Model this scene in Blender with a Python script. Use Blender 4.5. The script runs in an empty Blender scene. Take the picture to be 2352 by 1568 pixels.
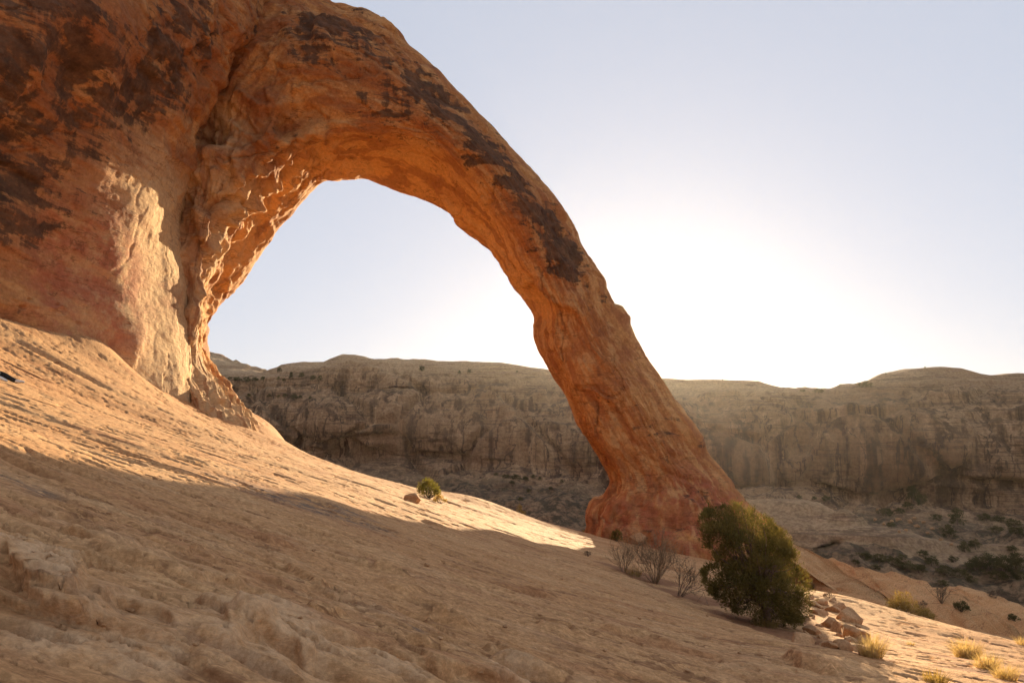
import bpy, bmesh, math, random
import numpy as np
from mathutils import Vector, Matrix

# ------------------------------------------------------------------ camera, sky, sun, exposure
scene = bpy.context.scene
R = math.radians
FPX = 1568.0                      # focal length in pixels of a 2352 x 1568 picture (24 mm on 36 mm film)
PITCH = math.atan(219.0 / FPX)    # the true horizon sits 219 px under the middle of the picture
cam_data = bpy.data.cameras.new('camera')
cam_data.sensor_width = 36.0
cam_data.lens = 24.0
cam_data.clip_start = 0.05
cam_data.clip_end = 20000.0
cam = bpy.data.objects.new('camera', cam_data)
scene.collection.objects.link(cam)
cam.location = (0, 0, 0)
cam.rotation_euler = (math.pi / 2 + PITCH, 0, 0)
scene.camera = cam

SUN_AZ = R(10.9)                  # to the right of the view axis (+Y)
SUN_EL = R(7.9)
world = bpy.data.worlds.new('World')
scene.world = world
world.use_nodes = True
wn = world.node_tree.nodes
wl = world.node_tree.links
wn.clear()
w_out = wn.new('ShaderNodeOutputWorld')
w_bg = wn.new('ShaderNodeBackground')
w_sky = wn.new('ShaderNodeTexSky')
w_sky.sky_type = 'NISHITA'
w_sky.sun_disc = False
w_sky.sun_elevation = SUN_EL
w_sky.sun_rotation = SUN_AZ
w_sky.altitude = 1300
w_sky.air_density = 1.0
w_sky.dust_density = 1.6
w_sky.ozone_density = 1.0
w_bg.inputs['Strength'].default_value = 0.15
w_gam = wn.new('ShaderNodeGamma')          # thin high cloud all over: the whole dome is evened out
w_gam.inputs['Gamma'].default_value = 0.17
wl.new(w_sky.outputs[0], w_gam.inputs[0])
w_tint = wn.new('ShaderNodeMix')
w_tint.data_type = 'RGBA'
w_tint.blend_type = 'MULTIPLY'
w_tint.inputs[0].default_value = 1.0
w_tint.inputs[7].default_value = (0.82, 0.84, 0.94, 1.0)
wl.new(w_gam.outputs[0], w_tint.inputs[6])
wl.new(w_tint.outputs[2], w_bg.inputs[0])
wl.new(w_bg.outputs[0], w_out.inputs[0])

sun_data = bpy.data.lights.new('sun', 'SUN')
sun_data.energy = 3.4
sun_data.angle = R(0.5)
sun_data.color = (1.0, 0.78, 0.48)
sun = bpy.data.objects.new('sun', sun_data)
scene.collection.objects.link(sun)
S_DIR = Vector((math.sin(SUN_AZ) * math.cos(SUN_EL), math.cos(SUN_AZ) * math.cos(SUN_EL), math.sin(SUN_EL)))
sun.rotation_euler = S_DIR.to_track_quat('Z', 'Y').to_euler()
sun.location = S_DIR * 400

scene.view_settings.view_transform = 'Standard'
scene.view_settings.look = 'None'
scene.view_settings.gamma = 1.0
scene.view_settings.use_curve_mapping = False
scene.view_settings.exposure = 2.14
scene.cycles.max_bounces = 8
scene.cycles.diffuse_bounces = 6
scene.cycles.transparent_max_bounces = 8
scene.cycles.use_denoising = True

COL = scene.collection
rng = np.random.default_rng(7)
random.seed(7)


# ------------------------------------------------------------------ helpers
def P(px, py, D):
    """pixel of the 2352 x 1568 picture + forward distance in metres -> point"""
    u = (px - 1176.0) / FPX
    w = (784.0 - py) / FPX
    f = math.cos(PITCH) - w * math.sin(PITCH)
    up = math.sin(PITCH) + w * math.cos(PITCH)
    return np.array([u / f * D, D, up / f * D])


_perm = np.random.default_rng(11).permutation(256).astype(np.int32)
_perm = np.concatenate([_perm, _perm])
_g = np.random.default_rng(12).normal(size=(256, 3))
_g = (_g / np.linalg.norm(_g, axis=1)[:, None]).astype(np.float32)


def perlin(x, y, z, seed=0):
    x = np.asarray(x, np.float32) + seed * 17.31
    y = np.asarray(y, np.float32) + seed * 5.77
    z = np.asarray(z, np.float32) + seed * 9.13
    xf, yf, zf = np.floor(x), np.floor(y), np.floor(z)
    xi, yi, zi = xf.astype(np.int32) & 255, yf.astype(np.int32) & 255, zf.astype(np.int32) & 255
    x, y, z = x - xf, y - yf, z - zf
    u, v, w = (t * t * t * (t * (t * 6 - 15) + 10) for t in (x, y, z))
    out = 0
    for dx in (0, 1):
        a = _perm[xi + dx]
        wx = u if dx else 1 - u
        for dy in (0, 1):
            b = _perm[(a + yi + dy) & 255]
            wy = wx * (v if dy else 1 - v)
            for dz in (0, 1):
                g = _g[_perm[(b + zi + dz) & 255]]
                out = out + wy * (w if dz else 1 - w) * (g[..., 0] * (x - dx) + g[..., 1] * (y - dy) + g[..., 2] * (z - dz))
    return out * 1.6          # roughly -1 .. 1


def fbm(x, y, z, octs=4, seed=0, gain=0.5, lac=2.03):
    a, s, f = 1.0, 0, 1.0
    for i in range(octs):
        s = s + a * perlin(x * f, y * f, z * f, seed + i)
        a *= gain
        f *= lac
    return s


def ridged(x, y, z, octs=3, seed=0):
    a, s, f = 1.0, 0, 1.0
    for i in range(octs):
        s = s + a * (1 - np.abs(perlin(x * f, y * f, z * f, seed + i)) * 2)
        a *= 0.5
        f *= 2.1
    return s


def hash2(ix, iy, k):
    h = (ix * 374761393 + iy * 668265263 + k * 982451653) & 0x7fffffff
    h = ((h ^ (h >> 13)) * 1274126177) & 0x7fffffff
    return ((h ^ (h >> 16)) & 0xffff).astype(np.float32) / 65535.0


def cells2(x, y, seed=0, prob=1.0, rmin=0.2, rmax=0.5):
    """scattered round pits on a jittered grid: 0 outside, up to 1 in the middle"""
    xi, yi = np.floor(x).astype(np.int64), np.floor(y).astype(np.int64)
    out = np.zeros(x.shape, np.float32)
    for dx in (-1, 0, 1):
        for dy in (-1, 0, 1):
            cx, cy = xi + dx, yi + dy
            jx, jy = hash2(cx, cy, seed), hash2(cx, cy, seed + 1)
            pr, rr = hash2(cx, cy, seed + 2), hash2(cx, cy, seed + 3)
            r = rmin + (rmax - rmin) * rr * rr
            d = np.sqrt((x - cx - jx) ** 2 + (y - cy - jy) ** 2) / r
            v = np.clip(1 - d, 0, 1) * (pr < prob)
            out = np.maximum(out, v.astype(np.float32))
    return out


def worley3(x, y, z, seed=0):
    """F1, F2 of a jittered 3-D grid"""
    xi, yi, zi = (np.floor(t).astype(np.int64) for t in (x, y, z))
    f1 = np.full(x.shape, 9.0, np.float32)
    f2 = np.full(x.shape, 9.0, np.float32)
    for dx in (-1, 0, 1):
        for dy in (-1, 0, 1):
            for dz in (-1, 0, 1):
                cx, cy, cz = xi + dx, yi + dy, zi + dz
                k = cz * 7919
                jx, jy, jz = hash2(cx, cy + k, seed), hash2(cx, cy + k, seed + 1), hash2(cx, cy + k, seed + 2)
                d = ((x - cx - jx) ** 2 + (y - cy - jy) ** 2 + (z - cz - jz) ** 2).astype(np.float32)
                f2 = np.minimum(f2, np.maximum(f1, d))
                f1 = np.minimum(f1, d)
    return np.sqrt(f1), np.sqrt(f2)


def facets(x, y, z, seed=0, k=14.0, tilt=0.5):
    """broken plates: every cell of a jittered grid gets its own height and tilt, edges stay crisp"""
    xi, yi, zi = (np.floor(t).astype(np.int64) for t in (x, y, z))
    num = np.zeros(x.shape, np.float32)
    den = np.full(x.shape, 1e-12, np.float32)
    for dx in (-1, 0, 1):
        for dy in (-1, 0, 1):
            for dz in (-1, 0, 1):
                cx, cy, cz = xi + dx, yi + dy, zi + dz
                kk = cz * 7919
                h = [hash2(cx, cy + kk, seed + q) for q in range(7)]
                ex, ey, ez = x - cx - h[0], y - cy - h[1], z - cz - h[2]
                w = np.exp(-k * (ex * ex + ey * ey + ez * ez)).astype(np.float32)
                num += w * ((h[3] - .5) * 2 + tilt * ((h[4] - .5) * ex + (h[5] - .5) * ey + (h[6] - .5) * ez) * 2)
                den += w
    return num / den


def facets2(x, y, seed=0, k=14.0, tilt=0.5):
    xi, yi = (np.floor(t).astype(np.int64) for t in (x, y))
    num = np.zeros(x.shape, np.float32)
    den = np.full(x.shape, 1e-12, np.float32)
    for dx in (-1, 0, 1):
        for dy in (-1, 0, 1):
            cx, cy = xi + dx, yi + dy
            h = [hash2(cx, cy, seed + q) for q in range(5)]
            ex, ey = x - cx - h[0], y - cy - h[1]
            w = np.exp(-k * (ex * ex + ey * ey)).astype(np.float32)
            num += w * ((h[2] - .5) * 2 + tilt * ((h[3] - .5) * ex + (h[4] - .5) * ey) * 2)
            den += w
    return num / den


def sstep(a, b, x):
    t = np.clip((x - a) / (b - a), 0, 1)
    return t * t * (3 - 2 * t)


def terrace(n, w=0.3):
    f = np.floor(n)
    return f + sstep(0, w, n - f)


def catmull(Pts, t):
    """Pts (n, ...) ; t array of parameters 0..n-1"""
    n = len(Pts)
    i = np.clip(np.floor(t).astype(int), 0, n - 2)
    f = (t - i).reshape((-1,) + (1,) * (Pts.ndim - 1))
    p0, p1, p2, p3 = (Pts[np.clip(i + k, 0, n - 1)] for k in (-1, 0, 1, 2))
    return 0.5 * (2 * p1 + (p2 - p0) * f + (2 * p0 - 5 * p1 + 4 * p2 - p3) * f ** 2 + (3 * p1 - p0 - 3 * p2 + p3) * f ** 3)


def catmull_closed(Pts, t):
    n = len(Pts)
    i = np.floor(t).astype(int)
    f = (t - i).reshape((-1,) + (1,) * (Pts.ndim - 1))
    p0, p1, p2, p3 = (Pts[(i + k) % n] for k in (-1, 0, 1, 2))
    return 0.5 * (2 * p1 + (p2 - p0) * f + (2 * p0 - 5 * p1 + 4 * p2 - p3) * f ** 2 + (3 * p1 - p0 - 3 * p2 + p3) * f ** 3)


def grid_normals(V, closed=False):
    if closed:
        Vt = np.concatenate([V[:, -1:], V, V[:, :1]], 1)
        dt = (Vt[:, 2:] - Vt[:, :-2])
    else:
        dt = np.gradient(V, axis=1)
    ds = np.gradient(V, axis=0)
    n = np.cross(ds, dt)
    return n / (np.linalg.norm(n, axis=2, keepdims=True) + 1e-9)


def raw_mesh(name, V, F, smooth=True):
    me = bpy.data.meshes.new(name)
    V = np.ascontiguousarray(V, np.float32)
    F = np.ascontiguousarray(F, np.int32)
    k = F.shape[1]
    me.vertices.add(len(V))
    me.vertices.foreach_set('co', V.ravel())
    me.loops.add(F.size)
    me.loops.foreach_set('vertex_index', F.ravel())
    me.polygons.add(len(F))
    me.polygons.foreach_set('loop_start', np.arange(0, F.size, k, dtype=np.int32))
    me.polygons.foreach_set('loop_total', np.full(len(F), k, np.int32))
    me.polygons.foreach_set('use_smooth', np.full(len(F), smooth, bool))
    me.update(calc_edges=True)
    return me


def grid_faces(nr, nc, closed=False):
    i = np.arange(nr - 1)[:, None]
    j = np.arange(nc if closed else nc - 1)[None, :]
    j2 = (j + 1) % nc
    return np.stack([i * nc + j, i * nc + j2, (i + 1) * nc + j2, (i + 1) * nc + j], -1).reshape(-1, 4)


def attr(me, name, val):
    a = me.attributes.new(name, 'FLOAT', 'POINT')
    a.data.foreach_set('value', np.ascontiguousarray(val, np.float32).ravel())


def obj(name, me, mat=None, parent=None, label=None, cat=None, group=None, kind=None):
    o = bpy.data.objects.new(name, me)
    COL.objects.link(o)
    if mat is not None and me is not None and not me.materials:
        me.materials.append(mat)
    if parent is not None:
        o.parent = parent
    for k, v in (('label', label), ('category', cat), ('group', group), ('kind', kind)):
        if v:
            o[k] = v
    return o


# ------------------------------------------------------------------ materials
class NT:
    def __init__(self, name):
        self.m = bpy.data.materials.new(name)
        self.m.use_nodes = True
        self.t = self.m.node_tree
        self.t.nodes.clear()
        self.out = self.t.nodes.new('ShaderNodeOutputMaterial')
        self.pos = self.t.nodes.new('ShaderNodeNewGeometry')

    def n(self, kind, **kw):
        nd = self.t.nodes.new(kind)
        for k, v in kw.items():
            setattr(nd, k, v)
        return nd

    def link(self, a, b):
        self.t.links.new(a, b)

    def val(self, sock, v):
        if isinstance(v, bpy.types.NodeSocket):
            self.link(v, sock)
        else:
            sock.default_value = v

    def math(self, op, a, b=None, c=None, clamp=False):
        nd = self.n('ShaderNodeMath', operation=op, use_clamp=clamp)
        self.val(nd.inputs[0], a)
        if b is not None:
            self.val(nd.inputs[1], b)
        if c is not None:
            self.val(nd.inputs[2], c)
        return nd.outputs[0]

    def coords(self, scale=(1, 1, 1), rot=(0, 0, 0)):
        mp = self.n('ShaderNodeMapping')
        mp.inputs['Scale'].default_value = scale
        mp.inputs['Rotation'].default_value = rot
        self.link(self.pos.outputs['Position'], mp.inputs[0])
        return mp.outputs[0]

    def noise(self, scale=1.0, detail=5, rough=0.55, vec=None, dist=0.0):
        nd = self.n('ShaderNodeTexNoise')
        nd.inputs['Scale'].default_value = scale
        nd.inputs['Detail'].default_value = detail
        nd.inputs['Roughness'].default_value = rough
        nd.inputs['Distortion'].default_value = dist
        self.link(vec if vec is not None else self.pos.outputs['Position'], nd.inputs['Vector'])
        return nd.outputs[0]

    def smooth(self, x, a, b):
        nd = self.n('ShaderNodeMapRange', interpolation_type='SMOOTHSTEP')
        self.val(nd.inputs[0], x)
        nd.inputs[1].default_value = a
        nd.inputs[2].default_value = b
        return nd.outputs[0]

    def seam(self, scale, vec, width=0.012, detail=4, dist=0.3):
        n = self.noise(scale, detail, 0.55, vec, dist)
        return self.math('SUBTRACT', 1.0, self.smooth(self.math('ABSOLUTE', self.math('SUBTRACT', n, 0.5)), width * .25, width))

    def mix(self, fac, a, b, blend='MIX'):
        nd = self.n('ShaderNodeMix', data_type='RGBA', blend_type=blend)
        self.val(nd.inputs[0], fac)
        for s, v in ((nd.inputs[6], a), (nd.inputs[7], b)):
            if isinstance(v, bpy.types.NodeSocket):
                self.link(v, s)
            else:
                s.default_value = (*v, 1.0)
        return nd.outputs[2]

    def attr(self, name):
        nd = self.n('ShaderNodeAttribute', attribute_name=name)
        return nd.outputs['Fac']

    def bump(self, h, strength=0.5, dist=0.05, normal=None):
        nd = self.n('ShaderNodeBump')
        nd.inputs['Strength'].default_value = strength
        nd.inputs['Distance'].default_value = dist
        self.link(h, nd.inputs['Height'])
        if normal is not None:
            self.link(normal, nd.inputs['Normal'])
        return nd.outputs[0]

    def principled(self, color, rough=0.9, normal=None, spec=0.2):
        b = self.n('ShaderNodeBsdfPrincipled')
        self.val(b.inputs['Base Color'], color if isinstance(color, bpy.types.NodeSocket) else (*color, 1.0))
        self.val(b.inputs['Roughness'], rough)
        b.inputs['Specular IOR Level'].default_value = spec
        if normal is not None:
            self.link(normal, b.inputs['Normal'])
        self.link(b.outputs[0], self.out.inputs[0])
        return b


def mat_slickrock():
    k = NT('slickrock')
    strat = k.coords((0.5, 1.8, 1.0), (0, 0, R(-8)))
    big = k.noise(0.16, 5, 0.6, strat)
    c = k.mix(k.smooth(big, 0.35, 0.65), (0.53, 0.284, 0.124), (0.62, 0.364, 0.172))
    red = k.noise(0.55, 6, 0.65, strat)
    c = k.mix(k.math('MULTIPLY', k.smooth(red, 0.50, 0.66), 0.5), c, (0.37, 0.155, 0.070))
    pale = k.noise(0.9, 9, 0.74, strat)
    c = k.mix(k.math('MULTIPLY', k.smooth(pale, 0.52, 0.66), 0.5), c, (0.64, 0.42, 0.225))
    fine = k.noise(9.0, 9, 0.72, k.coords((0.75, 1.25, 1.6), (0, 0, R(-8))))
    c = k.mix(0.6, c, k.mix(k.smooth(fine, 0.36, 0.66), (0.60, 0.53, 0.48), (1.22, 1.21, 1.20)), 'MULTIPLY')
    lich = k.noise(1.6, 8, 0.75, k.coords((0.8, 1.6, 1.0)))
    c = k.mix(k.math('MULTIPLY', k.smooth(lich, 0.67, 0.74), 0.55), c, (0.16, 0.11, 0.085))
    dash = k.noise(2.2, 6, 0.6, k.coords((0.8, 4.6, 1.0), (0, 0, R(-9))), 0.4)
    c = k.mix(k.math('MULTIPLY', k.smooth(dash, 0.60, 0.66), 0.5), c, (0.21, 0.10, 0.05))  # soil-coloured cracks; the shade of tiny pits is painted in too
    dash2 = k.noise(6.0, 5, 0.6, k.coords((0.8, 4.0, 1.0), (0, 0, R(-9))), 0.4)
    c = k.mix(k.math('MULTIPLY', k.smooth(dash2, 0.60, 0.67), 0.4), c, (0.21, 0.10, 0.05))  # finer dashes, again with pit shade put into the colour
    bl = k.math('MULTIPLY', k.seam(0.55, k.coords((0.22, 2.4, 1.6), (0, 0, R(-9))), 0.018, 6, 0.2), k.smooth(k.noise(0.5, 4, 0.6, strat), 0.42, 0.58))
    c = k.mix(k.math('MULTIPLY', bl, 0.6), c, (0.20, 0.09, 0.045))
    crust = k.math('MULTIPLY', k.attr('crust'), k.smooth(k.noise(7, 8, 0.7), 0.3, 0.6))
    c = k.mix(crust, c, (0.68, 0.44, 0.25))
    stain = k.math('MULTIPLY', k.attr('stain'), k.smooth(k.noise(3, 8, 0.7, strat), 0.42, 0.58))
    c = k.mix(stain, c, (0.15, 0.115, 0.095))
    soil = k.attr('soil')
    c = k.mix(soil, c, (0.27, 0.125, 0.062))
    grit = k.noise(20.0, 7, 0.8)
    c = k.mix(0.6, c, k.mix(k.smooth(grit, 0.36, 0.64), (0.72, 0.67, 0.62), (1.2, 1.19, 1.18)), 'MULTIPLY')
    h1 = k.noise(5.0, 10, 0.70, k.coords((0.75, 1.4, 1.8), (0, 0, R(-8))))
    nrm = k.bump(h1, 0.6, 0.08)
    h2 = k.noise(38.0, 6, 0.7)
    nrm = k.bump(h2, 0.35, 0.02, nrm)
    k.principled(c, 0.92, nrm, 0.15)
    return k.m


def mat_arch():
    k = NT('arch_sandstone')
    big = k.noise(0.12, 6, 0.6)
    c = k.mix(k.smooth(big, 0.35, 0.65), (0.42, 0.170, 0.056), (0.52, 0.260, 0.092))
    band = k.noise(0.55, 7, 0.62, k.coords((0.5, 0.5, 1.6), (R(12), R(18), 0)))
    c = k.mix(k.math('MULTIPLY', k.smooth(band, 0.5, 0.7), 0.7), c, (0.31, 0.110, 0.046))
    pale = k.noise(0.8, 7, 0.65, k.coords((1, 1, 0.6)))
    c = k.mix(k.math('MULTIPLY', k.smooth(pale, 0.56, 0.74), 0.5), c, (0.52, 0.31, 0.15))
    fine = k.noise(5.0, 9, 0.72)
    c = k.mix(0.8, c, k.mix(k.smooth(fine, 0.25, 0.75), (0.62, 0.55, 0.5), (1.2, 1.17, 1.14)), 'MULTIPLY')
    c = k.mix(k.math('MULTIPLY', k.attr('fresh_bounce'), k.smooth(k.noise(0.25, 7, 0.65), 0.25, 0.5)), c, k.mix(fine, (0.56, 0.27, 0.085), (0.72, 0.40, 0.15)))  # fresh underside rock, brightened further to paint in bounced light
    c = k.mix(k.attr('pale'), c, k.mix(fine, (0.52, 0.36, 0.19), (0.66, 0.50, 0.29)))
    red = k.math('MULTIPLY', k.attr('red'), k.smooth(k.noise(0.7, 8, 0.7), 0.3, 0.6))
    c = k.mix(red, c, (0.36, 0.10, 0.055))
    bd = k.attr('band')
    c = k.mix(k.math('MULTIPLY', k.smooth(bd, 0.10, 0.45), 0.55), c, (0.27, 0.095, 0.038))
    c = k.mix(k.math('MULTIPLY', k.smooth(bd, -0.15, -0.5), 0.45), c, (0.62, 0.36, 0.15))
    pat = k.math('MULTIPLY', k.attr('patina'), k.smooth(k.noise(0.35, 9, 0.68, k.coords((1.2, 1.2, 0.7), (0, R(34), 0))), 0.32, 0.62))
    c = k.mix(k.math('MULTIPLY', pat, 0.7), c, (0.25, 0.092, 0.040))
    st = k.noise(0.45, 12, 0.68, k.coords((0.62, 0.62, 2.3), (R(-6), R(44), 0)), 0.5)
    sv = k.noise(0.8, 10, 0.66, k.coords((1.3, 1.3, 0.22)), 0.2)
    va = k.math('ADD', k.math('ADD', k.math('MULTIPLY', k.math('SUBTRACT', st, 0.5), 1.6), k.math('MULTIPLY', k.math('SUBTRACT', sv, 0.5), 1.0)), k.attr('varnish'))
    vm = k.smooth(va, 0.24, 0.40)
    vc = k.mix(k.smooth(k.noise(0.9, 9, 0.7), 0.35, 0.65), (0.042, 0.027, 0.020), (0.135, 0.068, 0.038))
    c = k.mix(k.math('MULTIPLY', vm, 0.9), c, vc)
    sm1 = k.math('MULTIPLY', k.seam(0.22, k.coords((0.6, 0.6, 1.7), (R(8), R(38), 0)), 0.010, 7, 0.6), k.smooth(k.noise(0.2, 3), 0.42, 0.55))
    c = k.mix(k.math('MULTIPLY', sm1, 0.35), c, (0.085, 0.036, 0.02))
    sm2 = k.math('MULTIPLY', k.seam(0.55, k.coords((0.5, 0.5, 3.4), (R(12), R(-36), 0)), 0.016, 6, 0.3), k.smooth(k.noise(0.33, 3), 0.45, 0.6))
    c = k.mix(k.math('MULTIPLY', sm2, 0.6), c, (0.12, 0.05, 0.025))
    grit = k.noise(3.2, 9, 0.8)
    c = k.mix(0.55, c, k.mix(k.smooth(grit, 0.36, 0.64), (0.70, 0.64, 0.58), (1.22, 1.2, 1.18)), 'MULTIPLY')
    h1 = k.noise(1.3, 12, 0.62, k.coords((0.8, 0.8, 1.5), (R(10), R(35), 0)))
    nrm = k.bump(h1, 0.75, 0.30)
    nrm = k.bump(k.noise(1.0, 9, 0.6, k.coords((0.5, 0.5, 7.0), (R(12), R(-38), 0))), 0.5, 0.10, nrm)
    v = k.n('ShaderNodeTexVoronoi', feature='DISTANCE_TO_EDGE')
    v.inputs['Scale'].default_value = 0.45
    warp = k.n('ShaderNodeVectorMath', operation='ADD')
    wn_ = k.n('ShaderNodeTexNoise')
    wn_.inputs['Scale'].default_value = 0.8
    wn_.inputs['Detail'].default_value = 5
    k.link(k.pos.outputs['Position'], wn_.inputs['Vector'])
    sc = k.n('ShaderNodeVectorMath', operation='SCALE')
    k.link(wn_.outputs['Color'], sc.inputs[0])
    sc.inputs['Scale'].default_value = 2.6
    k.link(k.pos.outputs['Position'], warp.inputs[0])
    k.link(sc.outputs[0], warp.inputs[1])
    k.link(warp.outputs[0], v.inputs['Vector'])
    crack = k.smooth(v.outputs['Distance'], 0.0, 0.02)
    nrm = k.bump(crack, 0.22, 0.10, nrm)
    nrm = k.bump(k.noise(14, 6, 0.7), 0.2, 0.04, nrm)
    k.principled(c, 0.9, nrm, 0.15)
    return k.m


def mat_mesa():
    k = NT('mesa_sandstone')
    big = k.noise(0.03, 6, 0.6)
    c = k.mix(k.smooth(big, 0.35, 0.65), (0.38, 0.245, 0.134), (0.48, 0.33, 0.192))
    strata = k.noise(0.10, 7, 0.65, k.coords((0.12, 0.12, 2.2), (R(1.5), R(2), 0)))
    c = k.mix(k.math('MULTIPLY', k.smooth(strata, 0.5, 0.68), 0.6), c, (0.26, 0.145, 0.08))
    wall = k.attr('wall')
    c = k.mix(k.math('MULTIPLY', wall, 0.7), c, (0.265, 0.155, 0.084))
    st = k.noise(0.26, 8, 0.62, k.coords((1.0, 1.0, 0.06)), 0.35)
    dk = k.math('MULTIPLY', wall, k.smooth(st, 0.47, 0.62))
    c = k.mix(k.math('MULTIPLY', dk, 0.85), c, (0.080, 0.048, 0.030))
    st2 = k.noise(0.33, 8, 0.6, k.coords((1.0, 1.0, 0.05), (0, 0, 1.1)), 0.25)
    pl = k.math('MULTIPLY', wall, k.smooth(st2, 0.54, 0.62))
    c = k.mix(k.math('MULTIPLY', pl, 0.7), c, (0.48, 0.31, 0.18))
    c = k.mix(k.math('MULTIPLY', k.math('SUBTRACT', 1.0, wall), k.smooth(k.noise(0.35, 8, 0.75, k.coords((0.6, 0.6, 2.0))), 0.5, 0.7)), c, (0.30, 0.19, 0.125))
    c = k.mix(k.math('MULTIPLY', k.attr('scrub'), 0.75), c, (0.17, 0.105, 0.060))
    veg = k.math('MULTIPLY', k.attr('scrub'), k.smooth(k.noise(0.35, 9, 0.78), 0.44, 0.56))
    c = k.mix(veg, c, (0.062, 0.050, 0.030))
    lay = k.math('MULTIPLY', k.seam(0.16, k.coords((0.10, 0.10, 2.6), (R(1), R(1.5), 0)), 0.03, 6, 0.2), k.smooth(k.noise(0.05, 4), 0.4, 0.55))
    c = k.mix(k.math('MULTIPLY', lay, 0.6), c, (0.10, 0.06, 0.04))
    jnt = k.math('MULTIPLY', wall, k.seam(0.10, k.coords((1.0, 1.0, 0.12)), 0.012, 6, 0.5))
    c = k.mix(k.math('MULTIPLY', jnt, 0.8), c, (0.06, 0.038, 0.026))
    fine = k.noise(1.2, 9, 0.72)
    c = k.mix(0.75, c, k.mix(k.smooth(fine, 0.36, 0.64), (0.60, 0.54, 0.50), (1.25, 1.22, 1.2)), 'MULTIPLY')
    h1 = k.noise(0.45, 12, 0.68, k.coords((0.6, 0.6, 1.6)))
    nrm = k.bump(h1, 0.9, 1.3)
    k.principled(c, 0.95, nrm, 0.1)
    return k.m


M_SLICK, M_ARCH, M_MESA = mat_slickrock(), mat_arch(), mat_mesa()

# ------------------------------------------------------------------ the slickrock slope (one sheet, all round the camera, out to the horizon)
GA, GB, GH = -0.30, -0.08, -1.6
ctl_px = [  # picture points whose distance is read off the slope, the wall foot and the arch feet
    (0, 732, 36), (130, 757, 39.5), (250, 778, 43), (300, 850, 44), (340, 892, 45), (430, 945, 46.5), (520, 978, 49), (600, 995, 52),
    (0, 880, 19.5), (200, 930, 26), (0, 1020, 10.3), (740, 1046, 52), (850, 1092, 48), (950, 1117, 50), (1110, 1143, 54), (1200, 1182, 56),
    (1290, 1212, 58), (1360, 1226, 59), (1450, 1245, 57), (1628, 1284, 52), (1500, 1340, 24.5), (1760, 1432, 20), (1862, 1356, 33),
    (2020, 1394, 37), (2130, 1421, 39), (2352, 1469, 41), (2100, 1472, 24), (2280, 1532, 17), (2352, 1575, 13), (2000, 1575, 10.5), (1840, 1470, 17),
    (1700, 1350, 34), (1880, 1390, 29), (2200, 1480, 25), (2352, 1520, 22)]
cpts = [P(*c) for c in ctl_px] + [np.array(p) for p in (
    (0, 0, -1.6), (-4, 3, -0.64), (-2, -6, -.52), (4, 2, -2.96), (0, 9, -2.32), (4, 9, -3.5), (-6, 14, -0.92), (-4, 18.7, -1.9), (6, -8, -2.76),
    (-3, 30, -3.1), (-10, 34, -1.32), (8, 36, -6.9), (2, 46, -5.9), (-14, 25, 0.6))]
cpts = np.array(cpts)
res_c = cpts[:, 2] - (GH + GA * cpts[:, 0] + GB * cpts[:, 1])


def tps(d2):
    return 0.5 * d2 * np.log(d2 + 1e-6)


_n = len(cpts)
_A = np.zeros((_n + 1, _n + 1))
_A[:_n, :_n] = tps(((cpts[:, None, :2] - cpts[None, :, :2]) ** 2).sum(-1)) + np.eye(_n) * 6.0
_A[:_n, _n] = _A[_n, :_n] = 1
_w = np.linalg.solve(_A, np.concatenate([res_c, [0]]))
crest_x = np.array([-80, -40, -30, -24, -19, -15, -10, -2, 1, 7, 11, 15.5, 18, 22, 30, 45, 80])
crest_y = np.array([60, 70, 74, 68, 57, 54, 52, 57, 59, 63, 62, 60, 43, 41.5, 43.5, 46, 50.])


def ground_base(x, y):
    shp = x.shape
    x, y = x.ravel().astype(np.float64), y.ravel().astype(np.float64)
    xc, yc = np.clip(x, -34, 42), np.clip(y, -14, 62)
    r = np.full(x.shape, _w[_n])
    for i in range(_n):
        r += _w[i] * tps((xc - cpts[i, 0]) ** 2 + (yc - cpts[i, 1]) ** 2)
    far = np.sqrt((x - xc) ** 2 + (y - yc) ** 2)
    r *= np.exp(-far / 30)
    z = GH + GA * x + GB * y + r
    over = y - np.interp(x, crest_x, crest_y)
    z -= 0.55 * np.logaddexp(0, over / 1.6) * 1.6
    # left of the wall foot the slope stops rising; right and far it settles on the canyon floor
    z = np.minimum(z, 14 + 0.1 * (z - 14))
    lo = -44.0
    z = lo + np.logaddexp(0, (z - lo) / 4.0) * 4.0
    return z.reshape(shp)


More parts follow.
